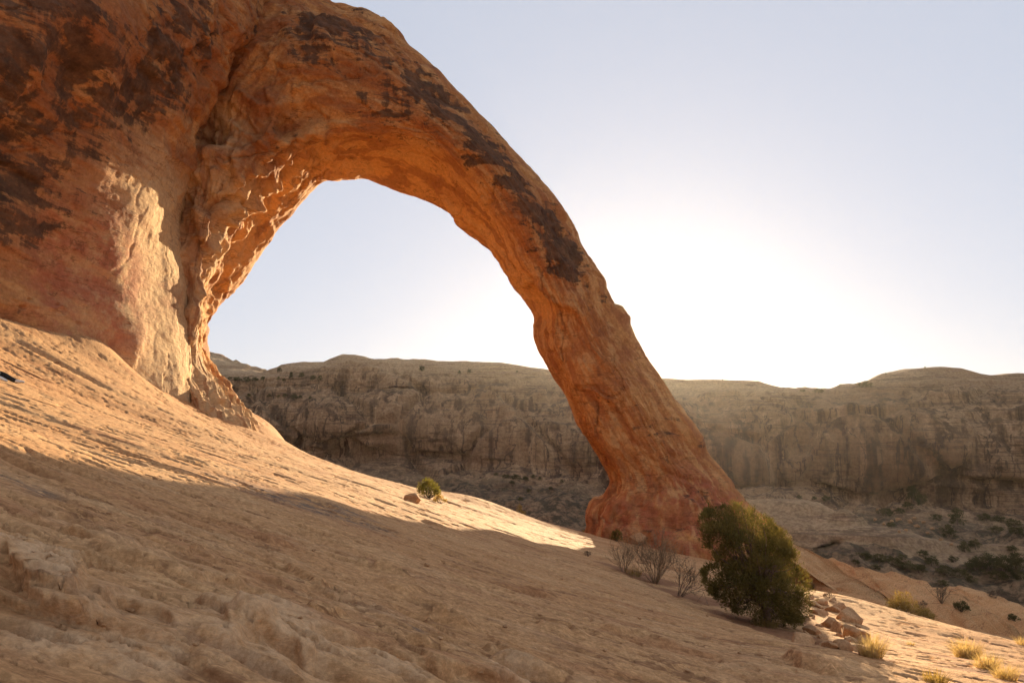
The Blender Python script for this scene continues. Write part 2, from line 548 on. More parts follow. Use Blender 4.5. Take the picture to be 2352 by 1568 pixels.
def gdetail(x, y, lips=False):
    """relief of the weathered sandstone, metres; with lips=True also how far ledge edges reach out towards -Y"""
    a = R(-9)
    e = x * math.cos(a) + y * math.sin(a)
    n = -x * math.sin(a) + y * math.cos(a)
    o = 0 * e
    dist = np.sqrt(x * x + y * y)
    near = np.exp(-(dist / 15) ** 2)
    wob = perlin(e * 0.35, n * 0.5, o, 3)
    h = 0.20 * perlin(e * 0.10, n * 0.22, o, 1) + 0.05 * perlin(e * 0.28, n * 0.6, o, 2)
    lip = np.zeros(x.shape)
    # ledges: thin plates that break off in a step towards the camera
    for f, ax, amp, warp, msc, thr, sd in ((.34, .10, .10, .9, .16, .05, 20), (.95, .22, .050, .8, .35, .02, 26), (2.6, .6, .014, .7, .9, -.02, 32)):
        t = n * f + warp * fbm(e * ax, n * f * .55, o, 4, sd, .55)
        fr = t - np.floor(t)
        m = sstep(thr - .12, thr + .22, perlin(e * msc * .55, n * msc * 1.3, o, sd + 9))
        if f > 2:
            m = m * (.3 + .7 * np.exp(-(dist / 28) ** 2))
        A = amp * m * (.26 + .75 * near)
        w = np.clip(f * .016 * dist, .03, .30)
        up = sstep(0, 1, fr / w)
        down = np.clip(1 - (fr - w) / (.8 - w), 0, 1) ** 1.3
        h = h + A * np.where(fr < w, up, down)
        lip = lip + A * .8 * up * np.exp(-np.clip(fr - w, 0, None) / .12)
    # oval weathering pits strung out along the bedding
    def pit(c, steep=.22):
        return sstep(0, steep, c)
    p1 = cells2(e * 0.62 + wob * 0.4, n * 2.1 + wob * 0.3, 100, 0.36, 0.14, 0.46)
    h = h - (0.075 + .05 * near) * pit(p1, .28)
    p2 = cells2(e * 1.5 + wob, n * 5.6 + .6 * wob, 200, 0.42, 0.14, 0.48)
    h = h - (0.055 + .03 * near) * pit(p2, .3)
    p3 = cells2(e * 3.8 + wob, n * 12, 300, 0.38, 0.14, 0.5)
    h = h - 0.045 * pit(p3, .35) * (0.2 + 0.8 * near)
    p4 = cells2(e * 7 + wob, n * 16, 340, 0.35, 0.14, 0.5)
    h = h - 0.022 * pit(p4, .5) * near
    h = h + 0.007 * (ridged(e * 0.9, n * 4.6, o, 3, 50) - 0.8)
    h = h + 0.012 * facets2(e * 0.8 + .5 * wob, n * 2.6 + .4 * wob, 700, 16, .8)
    lump = sstep(0, .5, perlin(e * .3, n * .5, o, 66))
    h = h + (0.004 + .012 * near * lump) * fbm(e * 3.4, n * 6.5, o, 4, 60, 0.62)
    if lips:
        dirt = np.maximum(np.maximum(pit(p1, .5) * .7, pit(p2, .6) * .6), pit(p3, .6) * .6 * near)
        return h, lip, dirt
    return h


def pix_ground(px, py):
    """first hit of a picture ray on the smooth slope"""
    d = P(px, py, 1.0)
    D = np.geomspace(2.0, 130, 900)
    pts = d[None, :] * D[:, None]
    zz = ground_base(pts[:, 0], pts[:, 1])
    below = np.where(pts[:, 2] < zz)[0]
    return D[below[0]] if len(below) else 60.0


# features read from the picture: (px, py, half length m, half width m, depth m [<0 = bump], rotation deg, sharpness)
feat = [(770, 1482, .22, .20, .26, -20, .45), (880, 1502, .28, .20, .28, -35, .45), (985, 1482, .26, .14, .18, -15, .4), (730, 1548, .34, .2, .28, -25, .4), (585, 1462, .10, .09, .12, 0, .4),
        (1165, 1480, .26, .10, -.10, -15, .6), (950, 1385, .22, .10, .10, -20, .4), (1030, 1400, .35, .10, -.14, -14, .5), (1010, 1410, .4, .06, .14, -14, .3),
        (575, 1365, .20, .10, .12, -20, .4), (800, 1270, .55, .07, .09, -16, .3), (380, 1218, .7, .10, .16, -18, .3), (340, 1330, .9, .08, .13, -20, .3),
        (1330, 1400, .5, .07, .08, -15, .3), (1560, 1470, .5, .08, .09, -14, .3), (590, 1470, .16, .16, -.10, 0, .6), (1230, 1530, .45, .10, -.15, -8, .6),
        (1220, 1552, .55, .06, .13, -8, .3), (1870, 1540, .9, .14, .18, -16, .3), (1370, 1250, 1.0, .1, .12, -15, .3), (640, 1310, .7, .07, .1, -18, .3),
        (455, 1100, 1.2, .15, .14, -18, .3), (330, 1062, 1.0, .12, .12, -18, .3), (95, 815, 1.6, .35, .35, -14, .4), (160, 850, 2.2, .28, .35, -16, .4), (50, 850, 1.2, .3, .32, -14, .4),
        (870, 1300, .6, .08, -.12, -15, .5), (300, 1300, .6, .09, -.10, -18, .5), (1060, 1330, .3, .1, .08, -15, .4), (860, 1215, .6, .12, .12, -15, .4), (1150, 1290, .5, .09, .08, -15, .4)]
fdat = []
for f in feat:
    D = pix_ground(f[0], f[1])
    p = P(f[0], f[1], D)
    fdat.append((p[0], p[1]) + f[2:])


def gfeatures(x, y):
    h = np.zeros(x.shape)
    wx = 0.06 * perlin(x * 3, y * 3, 0 * x, 71)
    for (fx, fy, a, b, d, rot, sh) in fdat:
        dx, dy = x - fx + wx, y - fy + wx
        m = (np.abs(dx) < 2.2 * a + .4) & (np.abs(dy) < 2.2 * a + .4)
        if not m.any():
            continue
        c, s = math.cos(R(rot * .35)), math.sin(R(rot * .35))
        e = (dx[m] * c + dy[m] * s) / a
        n = (-dx[m] * s + dy[m] * c) / b
        r = np.sqrt(e * e + n * n)
        h[m] -= d * sstep(1.15, sh, r)
    return h


# ledge lines traced from the picture: the far side stands A metres higher and breaks off towards the camera
ledges = [(.09, .7, [(307, 1248), (364, 1263), (411, 1287), (452, 1292)]), (.11, .6, [(632, 1276), (676, 1300), (744, 1328), (793, 1326)]), (.10, .5, [(430, 1352), (499, 1347), (551, 1360), (593, 1347)]),
          (.13, .6, [(20, 1340), (31, 1362), (46, 1406), (94, 1437), (151, 1466), (218, 1482), (281, 1495)]), (.10, .4, [(229, 1451), (291, 1448), (354, 1461), (395, 1492)]), (.09, .5, [(432, 1412), (478, 1435), (504, 1471), (520, 1490)]),
          (.12, .35, [(515, 1542), (567, 1518), (614, 1500), (666, 1513), (692, 1539), (723, 1555), (790, 1549)]), (.16, .6, [(983, 1539), (1035, 1551), (1092, 1544), (1144, 1557), (1240, 1568)]),
          (.08, .5, [(952, 1383), (988, 1404), (1035, 1409), (1082, 1419), (1134, 1430)]), (.08, .4, [(905, 1479), (962, 1474), (1000, 1492)]),
          (.07, .5, [(42, 1193), (78, 1188), (112, 1201)]), (.13, .7, [(957, 1191), (993, 1206)]), (.22, .9, [(1779, 1511), (1836, 1535), (1924, 1562)]), (.10, .6, [(1190, 1352), (1260, 1372), (1330, 1385)]),
          (.10, .6, [(1400, 1450), (1470, 1462), (1540, 1490)]), (.09, .5, [(700, 1395), (760, 1412), (830, 1418)]), (.09, .6, [(1120, 1470), (1180, 1490), (1270, 1500)]), (.08, .6, [(150, 1245), (215, 1262), (260, 1285)]),
          (.09, .6, [(560, 1215), (620, 1238), (690, 1250)]), (.09, .6, [(880, 1330), (940, 1345), (1000, 1352)]), (.10, .7, [(1230, 1432), (1300, 1452), (1380, 1462)]), (.09, .5, [(120, 1330 - 95), (180, 1252), (230, 1275)])]
ledge_xy = []
for A_, fall, pts in ledges:
    ledge_xy.append((A_, fall, np.array([P(a, b, pix_ground(a, b))[:2] for a, b in pts])))
# the foreground hump that hides the feet of the shrubs: a step down on its far side
hump_xy = np.array([P(a, b, pix_ground(a, b))[:2] for a, b in [(1378, 1304), (1436, 1324), (1511, 1355), (1581, 1386), (1669, 1421), (1757, 1447), (1858, 1473)]])


def signed_line(x, y, pts):
    """distance to a polyline, + on its far (+Y) side, and the position 0..1 along it"""
    best = np.full(x.shape, 1e9)
    sgn = np.zeros(x.shape)
    pos = np.zeros(x.shape)
    n = len(pts) - 1
    for i in range(n):
        ax, ay = pts[i]
        bx, by = pts[i + 1]
        if bx < ax:
            ax, ay, bx, by = bx, by, ax, ay
            fl = -1
        else:
            fl = 1
        ex, ey = bx - ax, by - ay
        t = np.clip(((x - ax) * ex + (y - ay) * ey) / (ex * ex + ey * ey + 1e-12), 0, 1)
        d = np.hypot(x - ax - t * ex, y - ay - t * ey)
        m = d < best
        best = np.where(m, d, best)
        sgn = np.where(m, np.sign(ex * (y - ay) - ey * (x - ax)), sgn)
        pos = np.where(m, (i + (t if fl > 0 else 1 - t)) / n, pos)
    return best * sgn, pos


def gledges(x, y, dist):
    h = np.zeros(x.shape)
    lip = np.zeros(x.shape)
    wx, wy = .07 * fbm(x * 2.2, y * 2.2, 0 * x, 3, 171), .07 * fbm(x * 2.2, y * 2.2, 0 * x, 3, 172)
    for A_, fall, pts in ledge_xy:
        m = (x > pts[:, 0].min() - 1.2) & (x < pts[:, 0].max() + 1.2) & (y > pts[:, 1].min() - .6) & (y < pts[:, 1].max() + 1.8)
        if not m.any():
            continue
        s, q = signed_line(x[m] + wx[m], y[m] + wy[m], pts)
        w = .015 * dist[m] + .01
        tap = sstep(0, .18, q) * sstep(1, .82, q)
        up = sstep(0, 1, s / w)
        h[m] += A_ * tap * up * np.exp(-np.clip(s - w, 0, None) / fall)
        lip[m] += A_ * .8 * tap * up * np.exp(-np.clip(s - w, 0, None) / .10)
        # scooped hollow in front of the edge
        h[m] -= A_ * .35 * tap * (1 - up) * np.exp(np.clip(s, -3, 0) / .16)
    m = (x > hump_xy[:, 0].min() - 1) & (x < hump_xy[:, 0].max() + 1) & (y > hump_xy[:, 1].min() - 3) & (y < hump_xy[:, 1].max() + 4)
    if m.any():
        s, q = signed_line(x[m] + 2 * wx[m], y[m] + 2 * wy[m], hump_xy)
        h[m] -= .22 * sstep(0, .35, s) * np.exp(-np.clip(s, 0, None) / 1.3) * sstep(0, .12, q) * sstep(1, .9, q)
    return h, lip


# crusty raised plate in the lower left corner, outline in picture points
plate_px = [(-40, 1275), (-10, 1262), (60, 1268), (120, 1283), (190, 1292), (196, 1330), (195, 1380), (188, 1440), (150, 1452), (110, 1437), (60, 1408), (35, 1370), (30, 1335), (8, 1305), (-30, 1310)]
pD = [pix_ground(a, b) for a, b in plate_px]
plate_xy = np.array([P(a, b, d)[:2] for (a, b), d in zip(plate_px, pD)])


def inside_dist(x, y, poly):
    """signed distance to a polygon (+ inside)"""
    d = np.full(x.shape, 1e9)
    ins = np.zeros(x.shape, bool)
    n = len(poly)
    for i in range(n):
        ax, ay = poly[i]
        bx, by = poly[(i + 1) % n]
        ex, ey = bx - ax, by - ay
        t = np.clip(((x - ax) * ex + (y - ay) * ey) / (ex * ex + ey * ey + 1e-12), 0, 1)
        d = np.minimum(d, np.hypot(x - ax - t * ex, y - ay - t * ey))
        c = ((ay > y) != (by > y)) & (x < (bx - ax) * (y - ay) / (by - ay + 1e-12) + ax)
        ins ^= c
    return np.where(ins, d, -d)


# soil patches where the shrubs stand
soil_px = [(1440, 1315, 1.3, .5), (1500, 1335, 1.7, .55), (1580, 1370, 1.6, .45), (1760, 1440, 1.6, .5), (1700, 1415, 1.2, .4), (2240, 1520, 1.6, .35), (2300, 1545, 1.4, .35), (2005, 1500, .5, .25), (1650, 1385, 1.0, .3)]
sdat = []
for f in soil_px:
    p = P(f[0], f[1], pix_ground(f[0], f[1]))
    sdat.append((p[0], p[1], f[2], f[3]))
stain_px = [(680, 1165, 2.0, .7), (740, 1172, 1.2, .4), (600, 1140, 1.2, .4), (40, 1120, .5, .2), (100, 1150, .3, .15), (560, 1085, 1.0, .3), (950, 1430, .15, .1)]
stdat = []
for f in stain_px:
    p = P(f[0], f[1], pix_ground(f[0], f[1]))
    stdat.append((p[0], p[1], f[2], f[3]))


def ground_z(x, y):
    return ground_base(x, y) + gdetail(x, y) + gfeatures(x, y)


def gz(x, y):
    return float(ground_z(np.array([x], np.float64), np.array([y], np.float64))[0])


lump_xy = []
for a_, b_, r_l in [(600, 1450, .55), (690, 1480, .55), (640, 1420, .4), (560, 1530, .4), (1190, 1535, .4), (150, 1490, .35), (900, 1540, .35), (330, 1540, .3)]:
    q_ = P(a_, b_, pix_ground(a_, b_))
    lump_xy.append((q_[0], q_[1], r_l))


def build_ground():
    az_in = np.linspace(R(-40.5), R(40.5), 780)
    az_out = np.linspace(R(40.5), R(360 - 40.5), 90)[1:-1]
    az = np.concatenate([az_in, az_out])
    rr = np.concatenate([[0.4, 1.0, 1.6, 2.2], np.geomspace(2.6, 74, 600), np.geomspace(75, 3000, 60)[1:]])
    A, RR = np.meshgrid(az, rr)
    X, Y = RR * np.sin(A), RR * np.cos(A)
    Z = ground_base(X, Y)
    fade = np.exp(-np.clip(RR - 70, 0, None) / 60) * 0.999
    wide = 1.0 - 0.8 * (np.abs(A) > R(40.6))
    hd, lip, dirt = gdetail(X, Y, True)
    hl, lip2 = gledges(X, Y, RR)
    lip2 *= .9 * sstep(11, 7, RR)
    hl *= .7
    Z = Z + (hd * fade * wide + gfeatures(X, Y)) + hl
    lumpy = np.zeros(X.shape)
    for (lx, ly, lr) in lump_xy:
        lumpy = np.maximum(lumpy, sstep(1.2, .4, np.hypot(X - lx, (Y - ly) * .8) / lr))
    Z = Z + lumpy * (.020 * fbm(X * 3.2, Y * 3.6, 0 * X, 4, 181, .6) - .05 * sstep(0, .45, cells2(X * 4.2, Y * 4.8, 186, .5, .15, .5)) + .04)
    Y = Y - (lip + lip2) * fade * wide
    Z += 2.0 * perlin(X * .02, Y * .02, 0 * X, 5) * sstep(70, 120, RR)
    d = inside_dist(X + .04 * perlin(X * 4, Y * 4, 0 * X, 81), Y + .04 * perlin(X * 4, Y * 4, 0 * X, 82), plate_xy)
    pl = sstep(-0.02, 0.03, d)
    tp = np.clip((plate_xy[2, 1] + .1 - Y) / (plate_xy[2, 1] + .1 - plate_xy[10, 1]), 0, 1)
    Z += pl * (0.06 + .02 * tp + 0.02 * perlin(X * 2.5, Y * 2.5, 0 * X, 83) + .025 * fbm(X * 7, Y * 7, 0 * X, 4, 84, .65))
    Y = Y - .06 * pl * tp * sstep(.12, .02, d)
    X = X - .05 * pl * tp * sstep(.12, .02, d) * sstep(plate_xy[10, 0] + .1, plate_xy[10, 0] - .2, X) - pl * .05 * sstep(0, .5, cells2(X * 8, Y * 8, 400, .5, .15, .5))
    crust = sstep(-.02, .12, d) * .95
    # pale crust also along some bumps nearby
    cr2 = sstep(.25, .6, perlin(X * .6, Y * .9, 0 * X, 90)) * np.exp(-(RR / 9) ** 2)
    crust = np.maximum(np.maximum(crust, cr2 * .6), lumpy * .75)
    soil = np.zeros(X.shape)
    for (sx, sy, a, b) in sdat:
        q = np.sqrt(((X - sx) / a) ** 2 + ((Y - sy) / (b * 2.2)) ** 2) + .35 * perlin(X * 1.8, Y * 2.5, 0 * X, 93)
        soil = np.maximum(soil, sstep(1.1, .75, q))
    soil = np.maximum(soil, dirt * .85)
    stain = np.zeros(X.shape)
    for (sx, sy, a, b) in stdat:
        q = np.sqrt(((X - sx) / a) ** 2 + ((Y - sy) / b) ** 2)
        stain = np.maximum(stain, sstep(1.5, .5, q))
    V = np.stack([X, Y, Z], -1)
    nr, nc = X.shape
    F = grid_faces(nr, nc, True)[:, ::-1]
    me = raw_mesh('ground', V.reshape(-1, 3), F)
    attr(me, 'crust', crust)
    attr(me, 'soil', soil * .85)
    attr(me, 'stain', stain * .85)
    return obj('ground', me, M_SLICK, kind='structure', label='weathered tan slickrock slope falling away to the right')


build_ground()


# ------------------------------------------------------------------ slickrock ridges below the slope on the right, and a sunlit hill far left
def ridge(name, crest, front, back, mat, label, seed, amp=0.35, nr=60, nc=180, drop=0.8, fscale=1.0, scrub=0.0, cave=None):
    """crest: (px, py, D); the sheet falls 'front' metres towards the camera and 'back' metres behind"""
    C = np.array([P(*c) for c in crest])
    t = np.linspace(0, len(C) - 1, nc)
    C = catmull(C, t)
    prof = np.linspace(-1, 1, nr)
    s = np.where(prof < 0, prof * front, prof * back)
    dz = -(np.sqrt((s * drop) ** 2 + (1.2 * fscale) ** 2) - 1.2 * fscale) - 0.0
    V = np.repeat(C[None], nr, 0).astype(np.float64)
    V[..., 1] += s[:, None]
    V[..., 0] += -s[:, None] * 0.25
    V[..., 2] += dz[:, None]
    x, y, z = V[..., 0], V[..., 1], V[..., 2]
    k = 1.0 / fscale
    d = amp * (fbm(x * .12 * k, y * .3 * k, z * .6 * k, 4, seed))
    tt = fbm(x * .06 * k, y * .12 * k, z * .5 * k, 3, seed + 5) * 2.0 + (z + .3 * x) * .8 * k
    d += amp * .8 * (terrace(tt, .12) - tt)
    d += amp * .35 * facets(x * .10 * k, y * .16 * k, z * .4 * k, seed + 3, 16, 1.0)
    d += amp * .15 * ridged(x * .5 * k, y * 1.4 * k, z * 1.2 * k, 3, seed + 9)
    edge = 1 - np.abs(prof)[:, None] ** 8
    V[..., 2] += (d - amp * .35) * edge
    if cave:
        # a shallow alcove under a curved brow, where the picture shows it
        c, s_ = math.cos(PITCH), math.sin(PITCH)
        f = V[..., 1] * c + V[..., 2] * s_
        ppx = 1176 + V[..., 0] / f * FPX
        ppy = 784 - (-V[..., 1] * s_ + V[..., 2] * c) / f * FPX
        q = np.sqrt(((ppx - cave[0]) / cave[2]) ** 2 + ((ppy - cave[1]) / cave[3]) ** 2)
        V[..., 1] += cave[4] * sstep(1.05, .8, q) * (prof[:, None] < 0)
    me = raw_mesh(name, V.reshape(-1, 3), grid_faces(nr, nc)[:, ::-1])
    attr(me, 'crust', np.zeros(nr * nc))
    attr(me, 'scrub', np.full(nr * nc, scrub))
    return obj(name, me, mat, kind='structure', label=label)


ridge('rock_ridge', [(1640, 1185, 64), (1740, 1215, 61), (1815, 1252, 57), (1870, 1292, 54), (1930, 1335, 50), (1990, 1376, 46), (2050, 1420, 43), (2140, 1500, 40)], 27, 14, M_SLICK,
      'smooth tan rock slope falling from the arch foot behind the juniper', 500, .30, drop=.30)
ridge('rock_ridge', [(1780, 1262, 84), (1851, 1270, 82), (1905, 1279, 80), (1942, 1300, 78), (2040, 1326, 75), (2144, 1354, 72), (2250, 1408, 68), (2352, 1466, 65), (2480, 1530, 62)], 22, 18, M_SLICK,
      'long grooved rock ridge descending to the right behind the sunlit bench', 520, .75, drop=.5, fscale=1.6)
ridge('rock_ridge', [(2090, 1390, 108), (2160, 1360, 106), (2220, 1352, 104), (2290, 1366, 102), (2352, 1398, 100), (2450, 1450, 98)], 22, 20, M_SLICK,
      'rounded reddish rock hump at the right edge beyond the long ridge', 540, .6, drop=.6, fscale=2)
ridge('rock_ridge', [(2200, 1385, 125), (2286, 1354, 124), (2352, 1343, 123), (2450, 1335, 122), (2560, 1340, 121)], 24, 20, M_SLICK,
      'layered red rock bank low at the far right edge', 560, .7, drop=.6, fscale=2.4)
ridge('hill', [(200, 730, 420), (330, 765, 410), (400, 790, 405), (470, 814, 400), (520, 831, 396), (570, 845, 392), (625, 863, 388), (700, 885, 384), (800, 920, 380)], 120, 90, M_MESA,
      'pale sunlit slickrock hill far behind the left pier', 580, 3.0, drop=.35, fscale=12)


# ------------------------------------------------------------------ the far canyon wall
def build_mesa():
    sky = [(-900, 800), (-200, 830), (300, 850), (480, 869), (560, 867), (610, 861), (632, 846), (660, 836), (700, 831), (745, 832), (765, 823), (788, 815), (812, 815), (835, 818), (858, 826), (900, 824), (960, 827), (1040, 832),
           (1100, 830), (1150, 832), (1200, 840), (1245, 847), (1400, 858), (1540, 869), (1580, 873), (1640, 871), (1700, 873), (1740, 876), (1780, 889), (1815, 899), (1850, 896), (1905, 898), (1950, 887), (1990, 880),
           (2020, 872), (2048, 856), (2090, 847), (2150, 844), (2205, 846), (2250, 858), (2290, 862), (2330, 857), (2400, 858), (2700, 850), (3300, 840)]
    keys = [-900, 480, 700, 800, 980, 1100, 1300, 1550, 1750, 1950, 2150, 2400, 3300]
    # per key: (row v, distance) for shoulder, upper cliff foot, bench edge, cliff mid, cliff foot, talus top, talus mid, floor
    tab = {
        -900: [(870, 300), (905, 292), (925, 284), (980, 280), (1050, 280), (1075, 268), (1130, 240), (1210, 190)],
        480: [(876, 262), (902, 257), (918, 244), (975, 238), (1030, 239), (1060, 228), (1120, 205), (1200, 165)],
        700: [(862, 258), (901, 254), (922, 240), (975, 232), (1040, 236), (1066, 226), (1120, 202), (1200, 165)],
        800: [(850, 252), (906, 247), (922, 240), (985, 231), (1045, 236), (1072, 224), (1125, 200), (1205, 165)],
        980: [(862, 250), (910, 244), (922, 240), (990, 232), (1050, 234), (1080, 224), (1125, 200), (1210, 165)],
        1100: [(868, 248), (905, 238), (930, 232), (1000, 226), (1060, 226), (1090, 218), (1130, 198), (1215, 160)],
        1300: [(885, 246), (915, 234), (940, 226), (1010, 220), (1080, 219), (1110, 210), (1150, 190), (1230, 150)],
        1550: [(900, 232), (930, 219), (955, 211), (1030, 205), (1110, 205), (1140, 196), (1185, 178), (1270, 140)],
        1750: [(908, 224), (940, 210), (968, 203), (1045, 198), (1128, 199), (1150, 188), (1200, 168), (1290, 130)],
        1950: [(915, 218), (945, 205), (972, 198), (1050, 193), (1140, 195), (1165, 182), (1225, 160), (1330, 118)],
        2150: [(890, 214), (930, 200), (968, 192), (1055, 187), (1148, 189), (1170, 178), (1240, 152), (1360, 112)],
        2400: [(900, 208), (935, 194), (965, 186), (1055, 180), (1160, 181), (1185, 172), (1260, 146), (1380, 108)],
        3300: [(900, 190), (935, 176), (965, 168), (1055, 162), (1160, 162), (1185, 152), (1260, 128), (1380, 98)]}
    nc = 760
    px = np.concatenate([np.linspace(-900, 430, 60)[:-1], np.linspace(430, 2420, 640), np.linspace(2420, 3300, 62)[1:]])
    kk = np.array(keys, float)
    sk = np.interp(px, [s[0] for s in sky], [s[1] for s in sky])
    rows = []
    d_sh = np.interp(px, kk, [tab[k][0][1] for k in keys])
    Dsk = d_sh + 24

    def PP(p, v, D):
        u, w = (p - 1176) / FPX, (784 - v) / FPX
        f = math.cos(PITCH) - w * math.sin(PITCH)
        up = math.sin(PITCH) + w * math.cos(PITCH)
        return np.stack([u / f * D, D, up / f * D], -1)
    top = PP(px, sk, Dsk)
    b2 = top.copy(); b2[:, 1] += 60; b2[:, 2] -= 14
    b1 = top.copy(); b1[:, 1] += 16; b1[:, 2] -= 1.2
    b3 = b2.copy(); b3[:, 1] += 60; b3[:, 2] -= 40
    rows = [b3, b2, b1, top]
    sm = lambda a: np.convolve(np.pad(a, 20, 'edge'), np.hanning(41) / np.hanning(41).sum(), 'valid')
    mid = PP(px, sk + 0.30 * (np.interp(px, kk, [tab[k][0][0] for k in keys]) - sk), Dsk - 9)
    rows.append(mid)
    for r in range(8):
        v = sm(np.interp(px, kk, [tab[k][r][0] for k in keys]))
        D = sm(np.interp(px, kk, [tab[k][r][1] for k in keys]))
        v = np.maximum(v, sk + 8 + 6 * r)
        rows.append(PP(px, v, D))
    last = rows[-1].copy(); last[:, 1] -= 40; last[:, 2] -= 30
    rows.append(last)
    G = np.array(rows)
    nrow = 230
    # more rows where the wall faces the camera
    wts = np.array([.15, .15, .5, .8, .9, 1.2, .9, 1.6, 1.6, .9, 1.2, 1.1, .5])
    cum = np.concatenate([[0], np.cumsum(wts)]) / wts.sum()
    t = np.interp(np.linspace(0, 1, nrow), cum, np.arange(len(G)))
    V = catmull(G, t)
    N = grid_normals(V)
    if N[nrow // 2, nc // 2][1] > 0:
        N = -N
    x, y, z = V[..., 0], V[..., 1], V[..., 2]
    lev = np.broadcast_to(t[:, None], x.shape)
    wallm = sstep(4.5, 6, lev) * sstep(11.2, 9.8, lev)
    topm = 1 - sstep(3.2, 5.5, lev)
    d = 3.2 * fbm(x * .018, y * .018, z * .03, 3, 600) * sstep(3.0, 5.0, lev)
    # vertical flutes and alcoves on the wall
    d += wallm * (1.6 * ridged(x * .045, y * .045, z * .012, 3, 610) - 1.6)
    f1, f2 = worley3(x * .035, y * .035, z * .05, 620)
    d += wallm * 2.6 * (sstep(0.02, .12, f2 - f1) - .7) + wallm * 2.0 * facets(x * .028, y * .028, z * .03, 622, 20, .8)
    # strata shelves on the rounded tops and talus
    tt = z * .55 + 1.6 * fbm(x * .02, y * .02, z * .04, 3, 630)
    d += (1.1 - .85 * wallm) * (terrace(tt, .3) - tt) * sstep(3.05, 4.2, lev)
    tt2 = z * 1.7 + 1.3 * fbm(x * .05, y * .05, z * .1, 3, 640)
    d += (.35 - .2 * wallm) * (terrace(tt2, .3) - tt2) * sstep(3.05, 4.2, lev)
    talus = sstep(10.0, 11.0, lev)
    d += talus * 2.2 * fbm(x * .09, y * .09, z * .09, 4, 650)
    d += .5 * fbm(x * .25, y * .25, z * .3, 4, 660, .6) * sstep(3.0, 3.8, lev)
    d = d * (1 - .0 * topm)
    # small cave in the rock foot at the right
    c = P(1930, 1262, 140)
    V = V + N * d[..., None]
    V[..., 2] += (.5 * fbm(x * .06, y * .05, 0 * x, 4, 670)) * sstep(2.0, 3.0, lev) * sstep(4.2, 3.0, lev)
    me = raw_mesh('canyon_wall', V.reshape(-1, 3), grid_faces(nrow, nc)[:, ::-1])
    attr(me, 'scrub', talus * .9)
    attr(me, 'wall', wallm)
    obj('canyon_wall', me, M_MESA, kind='structure', label='shaded sandstone canyon wall streaked with dark varnish across the background')
    return V


MESA_V = build_mesa()
# rock apron at the foot of the wall on the right
ridge('rock_ridge', [(1560, 1165, 150), (1680, 1152, 146), (1760, 1150, 143), (1850, 1152, 140), (1905, 1158, 138), (1960, 1180, 136), (2060, 1212, 134), (2180, 1238, 132), (2300, 1262, 130), (2420, 1290, 128)], 34, 30, M_MESA,
      'smooth rounded rock apron at the foot of the canyon wall', 700, 1.6, drop=.75, fscale=6, scrub=.25, nr=110, nc=300, cave=(1925, 1300, 72, 50, 9))

# ------------------------------------------------------------------ the cliff on the left
def blobs(V, lst):
    """soft patches (px, py, D, radius m [, z stretch]) -> weight 0..1"""
    w = np.zeros(V.shape[:-1])
    for b in lst:
        c = P(*b[:3])
        zs = b[4] if len(b) > 4 else 1.0
        d = np.sqrt((V[..., 0] - c[0]) ** 2 + (V[..., 1] - c[1]) ** 2 * .4 + ((V[..., 2] - c[2]) / zs) ** 2) / b[3]
        w = np.maximum(w, sstep(1.25, .35, d))
    return w


def rock_relief(V, N, big=1.0, seed=800, tilt=(0.25, 0.35)):
    x, y, z = V[..., 0], V[..., 1], V[..., 2]
    s = z + tilt[0] * x + tilt[1] * y            # cross-bedding coordinate
    wx = 1.1 * fbm(x * .22, y * .22, z * .22, 4, seed + 5)
    wz = 1.1 * fbm(x * .22, y * .22, z * .22, 4, seed + 15)
    # axes turned into the bedding: long along it, short across
    e, n = x * .8 - z * .6, x * .6 + z * .8
    calm = sstep(-.35, .35, perlin(x * .06, y * .06, z * .07, seed + 33))
    d = .55 * fbm(x * .08, y * .08, z * .08, 3, seed)
    d += .42 * facets(e * .16 + .16 * wx, y * .2, n * .24 + .2 * wz, seed + 40, 16, .9)
    d += (.08 + .13 * calm) * facets(e * .45 + .4 * wx, y * .5, n * .8 + .4 * wz, seed + 50, 16, .9)
    d += (.035 + .05 * calm) * facets(e * 1.1 + .6 * wx, y * 1.2, n * 2.0 + .6 * wz, seed + 60, 16, .8)
    f1, f2 = worley3(x * .10 + .25 * wx, y * .10, z * .07 + .25 * wz, seed + 30)
    d += .22 * (sstep(.0, .035, f2 - f1) - 1)
    d += (.04 + .05 * calm) * fbm(x * 1.1, y * 1.1, z * 1.4, 4, seed + 70, .6)
    return d * big


